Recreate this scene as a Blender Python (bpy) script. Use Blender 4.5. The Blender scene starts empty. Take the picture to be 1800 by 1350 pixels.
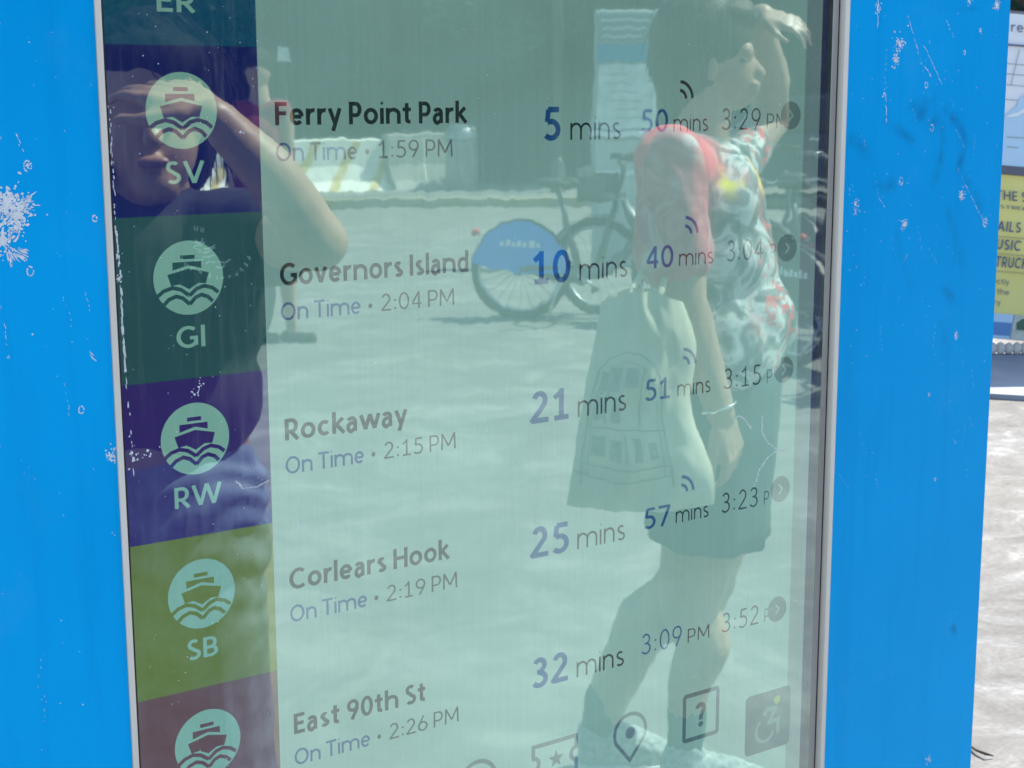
import bpy, bmesh, math, random
from mathutils import Vector, Matrix, noise
random.seed(7)
sc = bpy.context.scene
COL = sc.collection
rad = math.radians

# ------------------------------------------------------------------ camera
P = 0.115                                    # height of one timetable row on the screen, metres
EYE = Vector((-3.2336*P, -8.7919*P, 1.45))
RX = Vector((0.82131, -0.57046, -0.00395))
RY = Vector((-0.10532, -0.14482, -0.98384))
RZ = Vector((0.56067, 0.80845, -0.17903))
FOC = 2710.4
cam = bpy.data.cameras.new('camera')
cam_o = bpy.data.objects.new('camera', cam); COL.objects.link(cam_o)
m = Matrix((RX, -RY, -RZ)).transposed().to_4x4(); m.translation = EYE
cam_o.matrix_world = m
cam.sensor_width = 36; cam.lens = FOC/1800*36
cam.clip_start = 0.02; cam.clip_end = 800
cam.dof.use_dof = True; cam.dof.focus_distance = 1.25; cam.dof.aperture_fstop = 34
sc.camera = cam_o

# ------------------------------------------------------------------ world, sun, exposure
SUN = Vector((0.935*math.cos(rad(56)), 0.354*math.cos(rad(56)), math.sin(rad(56))))
world = bpy.data.worlds.new("World"); sc.world = world; world.use_nodes = True
nt = world.node_tree
sky = nt.nodes.new('ShaderNodeTexSky'); sky.sky_type = 'NISHITA'; sky.sun_disc = False
sky.sun_elevation = rad(56); sky.sun_rotation = math.atan2(SUN.x, SUN.y)
sky.air_density = 1.0; sky.dust_density = 1.2
nt.links.new(sky.outputs[0], nt.nodes['Background'].inputs[0])
nt.nodes['Background'].inputs[1].default_value = 0.145
sl = bpy.data.lights.new('sun', 'SUN'); sl.energy = 4.9; sl.angle = rad(0.5); sl.color = (1, .955, .88)
so = bpy.data.objects.new('sun', sl); COL.objects.link(so)
so.rotation_euler = SUN.to_track_quat('Z', 'Y').to_euler(); so.location = (5, -3, 12)
sc.view_settings.view_transform = 'Standard'; sc.view_settings.look = 'None'
sc.view_settings.gamma = 1; sc.view_settings.use_curve_mapping = False
sc.view_settings.exposure = 1.12
sc.cycles.use_denoising = True
sc.cycles.transparent_max_bounces = 12

# ------------------------------------------------------------------ places
FH = Vector((RZ.x, RZ.y, 0)).normalized()
AW = Vector((FH.x, -FH.y, 0))                # away from the kiosk, along the reflected line of sight
SD = Vector((RX.x, -RX.y, 0)).normalized()   # to the side, along which the glass shows things left to right
UP = Vector((0, 0, 1))
def ray(x, y): return RX*((x-900)/FOC) + RY*((y-675)/FOC) + RZ
def W(x, y, h, db=0):
    d = ray(x, y); p = EYE + d*((h+db)/d.dot(FH)); return Vector((p.x, -p.y, p.z))
def G(x, y, z=0):
    d = ray(x, y); p = EYE + d*((z-EYE.z)/d.z); return Vector((p.x, -p.y, z))
def D(x, y, h):
    d = ray(x, y); return EYE + d*(h/d.dot(FH))
def DG(x, y, z=0):
    d = ray(x, y); return EYE + d*((z-EYE.z)/d.z)
Z0 = 1.45 + 0.3458*P
def S(u, v, y=0): return Vector((u*P, y, Z0 - v*P))   # a point of the screen

# ------------------------------------------------------------------ objects
def link(o, parent=None):
    COL.objects.link(o)
    if parent: o.parent = parent
    return o
def mesh_obj(name, verts, faces, mats, parent=None, smooth=False, fm=None):
    me = bpy.data.meshes.new(name); me.from_pydata([tuple(v) for v in verts], [], faces)
    for mm in (mats if isinstance(mats, (list, tuple)) else [mats]): me.materials.append(mm)
    if fm: me.polygons.foreach_set('material_index', fm)
    if smooth: me.polygons.foreach_set('use_smooth', [True]*len(me.polygons))
    me.update()
    return link(bpy.data.objects.new(name, me), parent)
def bm_obj(name, bm, mats, parent=None, smooth=False):
    me = bpy.data.meshes.new(name); bm.to_mesh(me); bm.free()
    for mm in (mats if isinstance(mats, (list, tuple)) else [mats]): me.materials.append(mm)
    if smooth: me.polygons.foreach_set('use_smooth', [True]*len(me.polygons))
    return link(bpy.data.objects.new(name, me), parent)
def thing(name, label, cat, loc=(0, 0, 0), group=None, rz=0):
    o = bpy.data.objects.new(name, None); COL.objects.link(o); o.location = loc; o.rotation_euler = (0, 0, rz)
    o.empty_display_size = .1
    return tag(o, label, cat, group)
def tag(o, label=None, cat=None, group=None, kind=None):
    if label: o['label'] = label
    if cat: o['category'] = cat
    if group: o['group'] = group
    if kind: o['kind'] = kind
    return o
def box(bm, x0, x1, y0, y1, z0, z1, mat=0):
    vs = [bm.verts.new((x, y, z)) for x in (x0, x1) for y in (y0, y1) for z in (z0, z1)]
    for f in ((0, 1, 3, 2), (4, 6, 7, 5), (0, 4, 5, 1), (2, 3, 7, 6), (0, 2, 6, 4), (1, 5, 7, 3)):
        bm.faces.new([vs[i] for i in f]).material_index = mat
    return vs
def bevel(bm, w, seg=2):
    bmesh.ops.bevel(bm, geom=list(bm.edges), offset=w, segments=seg, profile=.5, affect='EDGES', clamp_overlap=True)
def boxo(name, x0, x1, y0, y1, z0, z1, mat, parent=None, bv=0):
    bm = bmesh.new(); box(bm, x0, x1, y0, y1, z0, z1)
    bmesh.ops.recalc_face_normals(bm, faces=bm.faces)
    if bv: bevel(bm, bv)
    return bm_obj(name, bm, mat, parent)
def tube(bm, pts, r, n=10, closed=False):
    pts = [Vector(p) for p in pts]; rs = r if isinstance(r, (list, tuple)) else [r]*len(pts)
    rings = []; N = len(pts); ref = None
    for i, p in enumerate(pts):
        a = pts[(i-1) % N] if (closed or i > 0) else p; b = pts[(i+1) % N] if (closed or i < N-1) else p
        t = (b-a).normalized()
        if ref is None: ref = Vector((0, 0, 1)) if abs(t.z) < .9 else Vector((1, 0, 0))
        x = (ref - t*ref.dot(t)).normalized(); y = t.cross(x); ref = x
        rings.append([bm.verts.new(p + (x*math.cos(2*math.pi*k/n) + y*math.sin(2*math.pi*k/n))*rs[i]) for k in range(n)])
    M = N if closed else N-1
    for i in range(M):
        A, B = rings[i], rings[(i+1) % N]
        for k in range(n): bm.faces.new((A[k], A[(k+1) % n], B[(k+1) % n], B[k]))
    if not closed:
        bm.faces.new(rings[0][::-1]); bm.faces.new(rings[-1])
def tubeo(name, pts, r, mat, parent=None, n=10, closed=False):
    bm = bmesh.new(); tube(bm, pts, r, n, closed); bmesh.ops.recalc_face_normals(bm, faces=bm.faces)
    return bm_obj(name, bm, mat, parent, True)

# ------------------------------------------------------------------ materials
def mat(name, col=(.5, .5, .5), rough=.5, metal=0, spec=.5):
    m = bpy.data.materials.new(name); m.use_nodes = True
    b = m.node_tree.nodes['Principled BSDF']
    b.inputs['Base Color'].default_value = (*col, 1); b.inputs['Roughness'].default_value = rough
    b.inputs['Metallic'].default_value = metal; b.inputs['Specular IOR Level'].default_value = spec
    return m
def N(m, t): return m.node_tree.nodes.new(t)
def L(m, a, b): m.node_tree.links.new(a, b)
def bs(m): return m.node_tree.nodes['Principled BSDF']
def vec(m, scale=(1, 1, 1)):
    tc = N(m, 'ShaderNodeTexCoord'); mp = N(m, 'ShaderNodeMapping'); mp.inputs['Scale'].default_value = scale
    L(m, tc.outputs['Object'], mp.inputs[0]); return mp.outputs[0]
def noisen(m, v, s, det=4, rough=.55, dist=0):
    n = N(m, 'ShaderNodeTexNoise'); n.inputs['Scale'].default_value = s; n.inputs['Detail'].default_value = det
    n.inputs['Roughness'].default_value = rough; n.inputs['Distortion'].default_value = dist
    L(m, v, n.inputs['Vector']); return n.outputs['Fac']
def ramp(m, f, stops):
    r = N(m, 'ShaderNodeValToRGB'); e = r.color_ramp.elements
    while len(e) < len(stops): e.new(.5)
    for q, (p, c) in zip(e, stops): q.position = p; q.color = (*c, 1)
    L(m, f, r.inputs[0]); return r.outputs[0]
def mixc(m, f, a, b, mode='MIX'):
    x = N(m, 'ShaderNodeMix'); x.data_type = 'RGBA'; x.blend_type = mode
    for sock, v in ((x.inputs[0], f), (x.inputs[6], a), (x.inputs[7], b)):
        if isinstance(v, (int, float)): sock.default_value = v
        elif isinstance(v, tuple): sock.default_value = (*v, 1)
        else: L(m, v, sock)
    return x.outputs[2]
def bump(m, f, strength=.3, dist=.01):
    b = N(m, 'ShaderNodeBump'); b.inputs['Strength'].default_value = strength; b.inputs['Distance'].default_value = dist
    L(m, f, b.inputs['Height']); L(m, b.outputs[0], bs(m).inputs['Normal'])
def noisy(name, c1, c2, s=8, rough=.6, metal=0, bstr=0, bdist=.005, scale=(1, 1, 1), det=5, lo=.35, hi=.65):
    m = mat(name, c1, rough, metal); v = vec(m, scale); f = noisen(m, v, s, det)
    L(m, ramp(m, f, ((lo, c1), (hi, c2))), bs(m).inputs['Base Color'])
    if bstr: bump(m, f, bstr, bdist)
    return m

M = {}
def emis(name, c):
    m = bpy.data.materials.new(name); m.use_nodes = True; t = m.node_tree; t.nodes.clear()
    o = t.nodes.new('ShaderNodeOutputMaterial'); e = t.nodes.new('ShaderNodeEmission'); d = t.nodes.new('ShaderNodeBsdfDiffuse')
    a = t.nodes.new('ShaderNodeAddShader'); d.inputs[0].default_value = (.012, .014, .015, 1)
    # faint column structure of the liquid crystal panel
    tc = t.nodes.new('ShaderNodeTexCoord'); mp = t.nodes.new('ShaderNodeMapping'); mp.inputs['Scale'].default_value = (420, 1, 6)
    nz = t.nodes.new('ShaderNodeTexNoise'); nz.inputs['Scale'].default_value = 1; nz.inputs['Detail'].default_value = 2
    t.links.new(tc.outputs['Object'], mp.inputs[0]); t.links.new(mp.outputs[0], nz.inputs['Vector'])
    nz2 = t.nodes.new('ShaderNodeTexNoise'); nz2.inputs['Scale'].default_value = 5; nz2.inputs['Detail'].default_value = 3
    t.links.new(tc.outputs['Object'], nz2.inputs['Vector'])
    r = t.nodes.new('ShaderNodeMapRange'); r.inputs[1].default_value = .3; r.inputs[2].default_value = .7; r.inputs[3].default_value = .97; r.inputs[4].default_value = 1.03
    t.links.new(nz.outputs['Fac'], r.inputs[0])
    r2 = t.nodes.new('ShaderNodeMapRange'); r2.inputs[1].default_value = .3; r2.inputs[2].default_value = .7; r2.inputs[3].default_value = .9; r2.inputs[4].default_value = 1.1
    t.links.new(nz2.outputs['Fac'], r2.inputs[0])
    mu = t.nodes.new('ShaderNodeMath'); mu.operation = 'MULTIPLY'; t.links.new(r.outputs[0], mu.inputs[0]); t.links.new(r2.outputs[0], mu.inputs[1])
    # painted brightness gradient: emission rises towards the bottom, standing in for camera tone mapping
    sp_ = t.nodes.new('ShaderNodeSeparateXYZ'); t.links.new(tc.outputs['Object'], sp_.inputs[0])
    r3 = t.nodes.new('ShaderNodeMapRange'); r3.inputs[1].default_value = .85; r3.inputs[2].default_value = 1.55; r3.inputs[3].default_value = 1.22; r3.inputs[4].default_value = .84
    t.links.new(sp_.outputs['Z'], r3.inputs[0]); m3 = t.nodes.new('ShaderNodeMath'); m3.operation = 'MULTIPLY'; t.links.new(mu.outputs[0], m3.inputs[0]); t.links.new(r3.outputs[0], m3.inputs[1])
    e.inputs[0].default_value = (*c, 1); t.links.new(m3.outputs[0], e.inputs[1])
    t.links.new(e.outputs[0], a.inputs[0]); t.links.new(d.outputs[0], a.inputs[1]); t.links.new(a.outputs[0], o.inputs[0])
    return m
# (what the panel gives off; half bright behind its sun filter)
M['page'] = emis('screen_page', (.106, .194, .184)); M['page2'] = emis('screen_page_alternate', (.112, .203, .192))
M['teal'] = emis('screen_teal', (.001, .036, .075)); M['navy'] = emis('screen_navy', (.002, .005, .060))
M['green'] = emis('screen_green', (.008, .040, .045)); M['purple'] = emis('screen_purple', (.014, .006, .072))
M['olive'] = emis('screen_olive', (.060, .092, .010)); M['brown'] = emis('screen_brown', (.060, .030, .030))
M['disc'] = emis('screen_disc', (.100, .215, .185)); M['ink'] = emis('screen_ink', (.006, .013, .015))
M['grey'] = emis('screen_grey_text', (.012, .026, .027)); M['blue'] = emis('screen_blue_text', (.003, .035, .105))
M['icon'] = emis('screen_icon_grey', (.036, .068, .080)); M['lamp'] = emis('screen_icon_light', (.06, .12, .12))
M['yellowdot'] = emis('screen_icon_yellow', (.10, .16, .05)); M['arrow'] = emis('screen_arrow_disc', (.052, .095, .095))
M['off'] = emis('screen_mask', (.012, .015, .040)); M['margin'] = emis('screen_margin', (.078, .128, .136))
M['gasket'] = mat('rubber_gasket', (.012, .012, .013), .6)
M['trim'] = noisy('silver_trim', (.80, .72, .60), (.92, .85, .74), 60, .5, .1, scale=(1, 1, .05))
M['trim2'] = noisy('grey_bezel', (.34, .32, .30), (.46, .44, .40), 60, .5, .1, scale=(1, 1, .05))
M['cabinet'] = mat('kiosk_cabinet', (.02, .13, .42), .45)

# blue enamel panel with smudges (attribute) and faint rubbing
m = M['enamel'] = mat('blue_enamel', (.0, .30, .82), .30, 0, .09)
v = vec(m); f1 = noisen(m, v, 3.2, 5); f2 = noisen(m, vec(m, (260, 1, 3)), 1, 3); f3 = noisen(m, v, 900, 2)
c = mixc(m, ramp(m, f1, ((.35, (0, 0, 0)), (.7, (1, 1, 1)))), (.0, .395, .85), (.0, .45, .94))
c = mixc(m, ramp(m, f2, ((.68, (0, 0, 0)), (.80, (.35, .35, .35)))), c, (.05, .42, .93))
f4 = noisen(m, vec(m, (28, 1, 1.6)), 1, 5, .65, .5); f5 = noisen(m, vec(m), 9, 8, .75)
c = mixc(m, ramp(m, f4, ((.52, (0, 0, 0)), (.74, (.30, .30, .30)))), c, (.0, .27, .66))
c = mixc(m, ramp(m, f5, ((.55, (0, 0, 0)), (.72, (.22, .22, .22)))), c, (.06, .46, .92))
at = N(m, 'ShaderNodeAttribute'); at.attribute_name = 'smudge'
c = mixc(m, at.outputs['Fac'], c, (.01, .10, .27))
L(m, c, bs(m).inputs['Base Color'])
L(m, ramp(m, f1, ((.3, (.26,)*3), (.7, (.42,)*3))), bs(m).inputs['Roughness'])
bump(m, f3, .05, .0005)
M['chip'] = noisy('chipped_paint', (.70, .76, .80), (.92, .93, .92), 400, .6)
M['dust'] = mat('dust_speck', (.80, .82, .80), .7)

# window glass with a mirror-like sun film, dusty
m = M['glass'] = bpy.data.materials.new('coated_glass'); m.use_nodes = True; t = m.node_tree; t.nodes.clear()
o = N(m, 'ShaderNodeOutputMaterial'); tr = N(m, 'ShaderNodeBsdfTransparent'); gl = N(m, 'ShaderNodeBsdfGlossy'); df = N(m, 'ShaderNodeBsdfDiffuse')
gl.inputs['Roughness'].default_value = 0.018; gl.inputs['Color'].default_value = (.80, 1.0, .94, 1)
tr.inputs[0].default_value = (.97, 1, .98, 1); df.inputs[0].default_value = (.75, .77, .74, 1)
geo = N(m, 'ShaderNodeNewGeometry')
def wav(scale, amt, mp=(1, 1, 1)):
    n = N(m, 'ShaderNodeTexNoise'); n.inputs['Scale'].default_value = scale; n.inputs['Detail'].default_value = 1.5
    L(m, vec(m, mp), n.inputs['Vector'])
    s = N(m, 'ShaderNodeVectorMath'); s.operation = 'SUBTRACT'; s.inputs[1].default_value = (.5, .5, .5); L(m, n.outputs['Color'], s.inputs[0])
    k = N(m, 'ShaderNodeVectorMath'); k.operation = 'SCALE'; k.inputs['Scale'].default_value = amt; L(m, s.outputs[0], k.inputs[0]); return k.outputs[0]
a1 = N(m, 'ShaderNodeVectorMath'); L(m, geo.outputs['Normal'], a1.inputs[0]); L(m, wav(9, .0026), a1.inputs[1])
a2 = N(m, 'ShaderNodeVectorMath'); L(m, a1.outputs[0], a2.inputs[0]); L(m, wav(1, .0032, (90, 1, 38)), a2.inputs[1])
nn = N(m, 'ShaderNodeVectorMath'); nn.operation = 'NORMALIZE'; L(m, a2.outputs[0], nn.inputs[0]); L(m, nn.outputs[0], gl.inputs['Normal'])
fr = N(m, 'ShaderNodeFresnel'); fr.inputs[0].default_value = 1.5
fa = N(m, 'ShaderNodeMath'); fa.operation = 'MULTIPLY_ADD'; fa.inputs[1].default_value = .8; fa.inputs[2].default_value = .315; L(m, fr.outputs[0], fa.inputs[0])
mx = N(m, 'ShaderNodeMixShader'); L(m, fa.outputs[0], mx.inputs[0]); L(m, tr.outputs[0], mx.inputs[1]); L(m, gl.outputs[0], mx.inputs[2])
st = ramp(m, noisen(m, vec(m, (170, 1, 9)), 1, 4, .7, .6), ((.50, (0, 0, 0)), (.78, (1, 1, 1))))
cl = ramp(m, noisen(m, vec(m), 6, 4), ((.38, (.15,)*3), (.72, (1, 1, 1))))
gr = ramp(m, noisen(m, vec(m), 1400, 2), ((.30, (.5,)*3), (.75, (1, 1, 1))))
q = mixc(m, 1.0, st, cl, 'MULTIPLY'); q = mixc(m, 1.0, q, gr, 'MULTIPLY')
mu = N(m, 'ShaderNodeMath'); mu.operation = 'MULTIPLY_ADD'; mu.inputs[1].default_value = .20; mu.inputs[2].default_value = .010; L(m, q, mu.inputs[0])
mx2 = N(m, 'ShaderNodeMixShader'); L(m, mu.outputs[0], mx2.inputs[0]); L(m, mx.outputs[0], mx2.inputs[1]); L(m, df.outputs[0], mx2.inputs[2])
L(m, mx2.outputs[0], o.inputs[0])
m = M['clear'] = bpy.data.materials.new('clear_glass_back'); m.use_nodes = True; m.node_tree.nodes.clear()
o = N(m, 'ShaderNodeOutputMaterial'); tr = N(m, 'ShaderNodeBsdfTransparent'); tr.inputs[0].default_value = (.98, 1, .99, 1); L(m, tr.outputs[0], o.inputs[0])

# ground
m = M['concrete'] = mat('worn_concrete', (.3, .3, .28), .85)
v = vec(m); fa_ = noisen(m, v, .55, 6, .6, .4); fb_ = noisen(m, vec(m, (1, 1.3, 1)), 4.2, 8, .68, .8); fc_ = noisen(m, v, 60, 4)
c = ramp(m, fb_, ((.30, (.085, .080, .072)), (.44, (.130, .127, .118)), (.54, (.175, .173, .165)), (.64, (.28, .278, .265))))
c = mixc(m, ramp(m, fa_, ((.35, (0,)*3), (.7, (.6,)*3))), c, (.155, .145, .125))
c = mixc(m, .25, c, ramp(m, fc_, ((.3, (.2,)*3), (.7, (.8,)*3))), 'OVERLAY')
L(m, c, bs(m).inputs['Base Color']); bump(m, fc_, .25, .004)
m = M['road'] = mat('pale_paving', (.25, .25, .23), .85)
v = vec(m); fa_ = noisen(m, v, .35, 6, .6, .3); fb_ = noisen(m, vec(m, (1, 1, 1)), 2.4, 8, .68, .8); fc_ = noisen(m, v, 60, 4)
c = ramp(m, fb_, ((.33, (.125, .124, .116)), (.50, (.172, .170, .160)), (.66, (.27, .268, .250))))
c = mixc(m, ramp(m, fa_, ((.35, (0,)*3), (.7, (.6,)*3))), c, (.150, .148, .136))
L(m, c, bs(m).inputs['Base Color']); bump(m, fc_, .25, .004)
M['kerb'] = noisy('yellow_kerb_paint', (.30, .25, .11), (.36, .34, .27), 5, .7)
M['asphalt'] = noisy('asphalt', (.045, .045, .048), (.075, .075, .075), 40, .85, 0, .3, .004)

# ================================================================== setting
def sheet(name, x0, x1, y0, y1, z, mt):
    o = mesh_obj(name, [(x0, y0, z), (x1, y0, z), (x1, y1, z), (x0, y1, z)], [(0, 1, 2, 3)], mt); return tag(o, kind='structure')
sheet('ground', -300, 300, -300, 300, -.012, M['asphalt'])
tag(mesh_obj('plaza', [(-40, .30, .0), (60, .30, .0), (60, 26, 0), (-40, 26, 0)], [(0, 1, 2, 3)], M['concrete']), kind='structure')

def fr_pt(a, b, z=0):      # a metres to the side, b metres away along the reflected sight line, from the camera's foot
    p = Vector((EYE.x, -(-EYE.y)*1.0, 0)); base = Vector((EYE.x, -EYE.y, 0)); return base + SD*a + AW*b + UP*z
# the plaza in front of the kiosk, as far as the kerb
pl = [fr_pt(-40, 21.9), fr_pt(24, 21.9), Vector((60, -3, 0)), Vector((60, .30, 0)), Vector((-45, .30, 0))]
tag(mesh_obj('pavement', pl, [(0, 1, 2, 3, 4)], M['road']), kind='structure')
def strip(name, a0, a1, b0, b1, z0, z1, mt, kind='structure'):
    vs = [fr_pt(a, b, z) for a in (a0, a1) for b in (b0, b1) for z in (z0, z1)]
    bm = bmesh.new(); bv = [bm.verts.new(p) for p in vs]
    for f in ((0, 1, 3, 2), (4, 6, 7, 5), (0, 4, 5, 1), (2, 3, 7, 6), (0, 2, 6, 4), (1, 5, 7, 3)): bm.faces.new([bv[i] for i in f])
    bmesh.ops.recalc_face_normals(bm, faces=bm.faces); return bm_obj(name, bm, mt)
tag(strip('kerb', -20, 24, 21.9, 22.15, -.01, .12, M['kerb']), kind='structure')
tag(strip('far_pavement', -40, 24, 22.15, 27.0, -.01, .115, M['road']), kind='structure')

# ================================================================== lettering
def arc(cx, cy, rx, ry, a0, a1, n=None):
    n = n or max(3, int(abs(a1-a0)/15)+1)
    return [(cx+rx*math.cos(rad(a0+(a1-a0)*i/n)), cy+ry*math.sin(rad(a0+(a1-a0)*i/n))) for i in range(n+1)]
X = .715
def glyph(ch, w):
    h = w/2; s = []; adv = .6
    def ln(*p): s.append(list(p))
    if ch == ' ': return [], .26
    if ch == 'o': ln(*arc(.33, X/2, .33-h, X/2+.012-h, 0, 360, 24)); return s, .66
    if ch in 'ce':
        r = .31
        if ch == 'e': ln((h*.9, .36), (2*r-h*1.1, .36)); ln(*arc(r, X/2, r-h, X/2+.012-h, 2, 318, 24)); return s, 2*r
        ln(*arc(r, X/2, r-h, X/2+.012-h, 48, 312, 20)); return s, 2*r-.06
    if ch == 'a':
        r = .50; ln(*(arc(.25, .47, r-.25-h, X+.01-.47-h, 155, 0) + [(r-h, 0)]))
        ln(*([(r-h, .415), (.28, .41)] + arc(.25, .205, .25-h, .205, 90, 270-12, 12)[0:] + [(.34, .035+h*.6), (r-h, .15)])); return s, r+.03
    if ch == 'r': ln((h, 0), (h, X)); ln(*arc(.33, .36, .33-h, X+.01-.36-h, 178, 75)); return s, .40
    if ch in 'nhm':
        ln((h, 0), (h, 1.03 if ch == 'h' else X)); rr = .27
        def hump(x0): ln(*(arc(x0+rr-.01, .42, rr-.01, X+.012-.42-h, 180, 0) + [(x0+2*rr-.02, 0)]))
        hump(h)
        if ch == 'm': hump(h+2*rr-.02); return s, h+4*rr-.04+h
        return s, h+2*rr-.02+h
    if ch == 'i': ln((h, 0), (h, X)); s.append(arc(h, .93, w*.36, w*.36, 0, 360, 12)+['fill']); return s, w
    if ch == 'l': ln((h, 0), (h, 1.03)); return s, w
    if ch == 'I': ln((h, 0), (h, 1)); return s, w
    if ch == 'd': ln((.60-h, 0), (.60-h, 1.03)); ln(*arc(.31, X/2, .31-h, X/2+.012-h, 35, 325, 20)); return s, .60
    if ch == 's':
        ln(*(arc(.24, .53, .21-h, X+.01-.53-h, 40, 255, 12) + arc(.24, .19, .235-h, .20-h, 78, -145, 12))); return s, .47
    if ch == 't': ln(*([(.20, .93), (.20, .18)] + arc(.34, .16, .14, .16-h, 180, 285, 6))); ln((0, X-h*.8), (.40, X-h*.8)); return s, .42
    if ch == 'k': ln((h, 0), (h, 1.03)); ln((h+.03, .35), (.48, X)); ln((.20, .42), (.53, 0)); return s, .54
    if ch == 'v': ln((h*.7, X), (.29, h*.3)); ln((.29, h*.3), (.58-h*.7, X)); return s, .58
    if ch == 'y': ln((h*.7, X), (.30, .04)); ln((.58-h*.7, X), (.20, -.28)); return s, .58
    if ch == 'w':
        for a, b in ((0, 1), (2, 1), (2, 3), (4, 3)): ln((h*.7+a*.205, X), (h*.7+b*.205, .02))
        return s, .84+h
    if ch in 'F' or ch == 'E':
        ln((h, 0), (h, 1)); ln((h, 1-h), (.52, 1-h)); ln((h, .51), (.47, .51))
        if ch == 'E': ln((h, h), (.52, h))
        return s, .53
    if ch == 'L': ln((h, 0), (h, 1)); ln((h, h), (.48, h)); return s, .5
    if ch in 'PRB':
        ln((h, 0), (h, 1)); b = .48 if ch == 'B' else .40; ry = (1-h-b-.0)/2
        ln(*([(h, 1-h), (.30, 1-h)] + arc(.31, 1-h-ry, .27-h+.0, ry, 90, -90, 10) + [(.30, b), (h, b)]))
        if ch == 'R': ln((.27, b), (.56, 0)); return s, .60
        if ch == 'B': ln(*([(.3, b), (.33, b)] + arc(.33, (b+h)/2, .29-h, (b-h)/2, 90, -90, 10) + [(h, h)])); return s, .62
        return s, .58
    if ch in 'GC':
        ln(*arc(.44, .5, .44-h, .51-h, 48, 312 if ch == 'C' else 318, 22))
        if ch == 'G': ln((.50, .45), (.80, .45)); ln((.80-h, .48), (.80-h, .10)); return s, .80
        return s, .76
    if ch == 'O': ln(*arc(.45, .5, .45-h, .51-h, 0, 360, 28)); return s, .90
    if ch == 'S': ln(*(arc(.29, .74, .26-h, .27-h, 38, 252, 14) + arc(.29, .265, .29-h, .275-h, 76, -142, 14))); return s, .57
    if ch == 'V': ln((h*.6, 1), (.38, .02)); ln((.76-h*.6, 1), (.38, .02)); return s, .76
    if ch == 'A': ln((h*.6, 0), (.38, .98)); ln((.76-h*.6, 0), (.38, .98)); ln((.17, .32), (.59, .32)); return s, .76
    if ch == 'W':
        for a, b in ((0, 1), (2, 1), (2, 3), (4, 3)): ln((h*.6+a*.27, 1), (h*.6+b*.27, .02))
        return s, 1.08+h
    if ch == 'M': ln((h, 0), (h+.03, 1)); ln((h+.04, .95), (.44, .22)); ln((.88-h-.04, .95), (.44, .22)); ln((.88-h, 0), (.88-h-.03, 1)); return s, .88
    if ch == 'N': ln((h, 0), (h, 1)); ln((h, .96), (.68-h, .04)); ln((.68-h, 0), (.68-h, 1)); return s, .70
    if ch == 'H': ln((h, 0), (h, 1)); ln((.72-h, 0), (.72-h, 1)); ln((h, .52), (.72-h, .52)); return s, .72
    if ch == 'T': ln((0, 1-h), (.68, 1-h)); ln((.34, 0), (.34, 1-h)); return s, .68
    if ch == 'U': ln(*([(h, 1), (h, .34)] + arc(.34, .34, .34-h, .35-h, 180, 360, 12) + [(.68-h, 1)])); return s, .68
    if ch == 'K': ln((h, 0), (h, 1)); ln((h+.05, .5), (.56, 1)); ln((.24, .55), (.62, 0)); return s, .62
    if ch == '0': ln(*arc(.31, .5, .31-h, .51-h, 0, 360, 24)); return s, .62
    if ch == '1': ln((.30, 0), (.30, 1)); ln((.32, .93), (.06, .72)); ln((.06, h), (.54, h)); return s, .58
    if ch == '2': ln(*(arc(.29, .70, .26-h, .31-h, 160, -32, 12) + [(.06, h+.02), (.08, h)])); ln((.03, h), (.58, h)); return s, .60
    if ch == '3':
        ln(*(arc(.28, .745, .25-h, .265-h, 155, -78, 12))); ln(*(arc(.27, .28, .30-h, .29-h, 86, -150, 12))); ln((.19, .53), (.33, .53)); return s, .59
    if ch == '4': ln((.45, 0), (.45, 1)); ln((.45, .97), (.05, .30)); ln((.03, .28), (.60, .28)); return s, .62
    if ch == '5': ln((.52, 1-h), (.15, 1-h)); ln((.16, 1-h), (.12, .55)); ln(*arc(.25, .32, .32-h, .33-h, 122, -140, 14)); return s, .58
    if ch == '6': ln(*arc(.31, .31, .30-h, .32-h, 0, 360, 20)); ln((.07, .42), (.37, 1)); return s, .61
    if ch == '7': ln((.02, 1-h), (.58, 1-h)); ln((.54, 1-h), (.18, 0)); return s, .58
    if ch == '8': ln(*arc(.31, .75, .25-h*.9, .26-h, 0, 360, 18)); ln(*arc(.31, .27, .30-h, .28-h, 0, 360, 20)); return s, .62
    if ch == '9': ln(*arc(.31, .69, .30-h, .32-h, 0, 360, 20)); ln((.55, .58), (.25, 0)); return s, .61
    if ch == ':':
        for y in (.12, .58): s.append(arc(.10, y, w*.62, w*.62, 0, 360, 12)+['fill'])
        return s, .2
    if ch == '\u2022': s.append(arc(.2, .42, .15, .15, 0, 360, 16)+['fill']); return s, .4
    if ch == '?': ln(*(arc(.28, .74, .26-h, .27-h, 170, -50, 12) + [(.30, .42), (.30, .27)])); s.append(arc(.30, .08, w*.62, w*.62, 0, 360, 12)+['fill']); return s, .56
    return s, adv
def ribbon(pts, w):
    n = len(pts); vs = []; closed = (Vector(pts[0])-Vector(pts[-1])).length < 1e-4
    P2 = [Vector(p) for p in pts]
    for i in range(n):
        a = P2[i-1] if i > 0 else (P2[-2] if closed else P2[0]); b = P2[i+1] if i < n-1 else (P2[1] if closed else P2[-1])
        d1 = (P2[i]-a); d2 = (b-P2[i])
        if d1.length < 1e-9: d1 = d2
        if d2.length < 1e-9: d2 = d1
        d1.normalize(); d2.normalize(); t = (d1+d2)
        t = t.normalized() if t.length > 1e-6 else d1
        k = min(1/max(.4, t.dot(d1)), 1.8); nrm = Vector((-t.y, t.x))*(w/2*k)
        vs += [P2[i]+nrm, P2[i]-nrm]
    return vs, [(2*i, 2*i+1, 2*i+3, 2*i+2) for i in range(n-1)]
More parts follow.
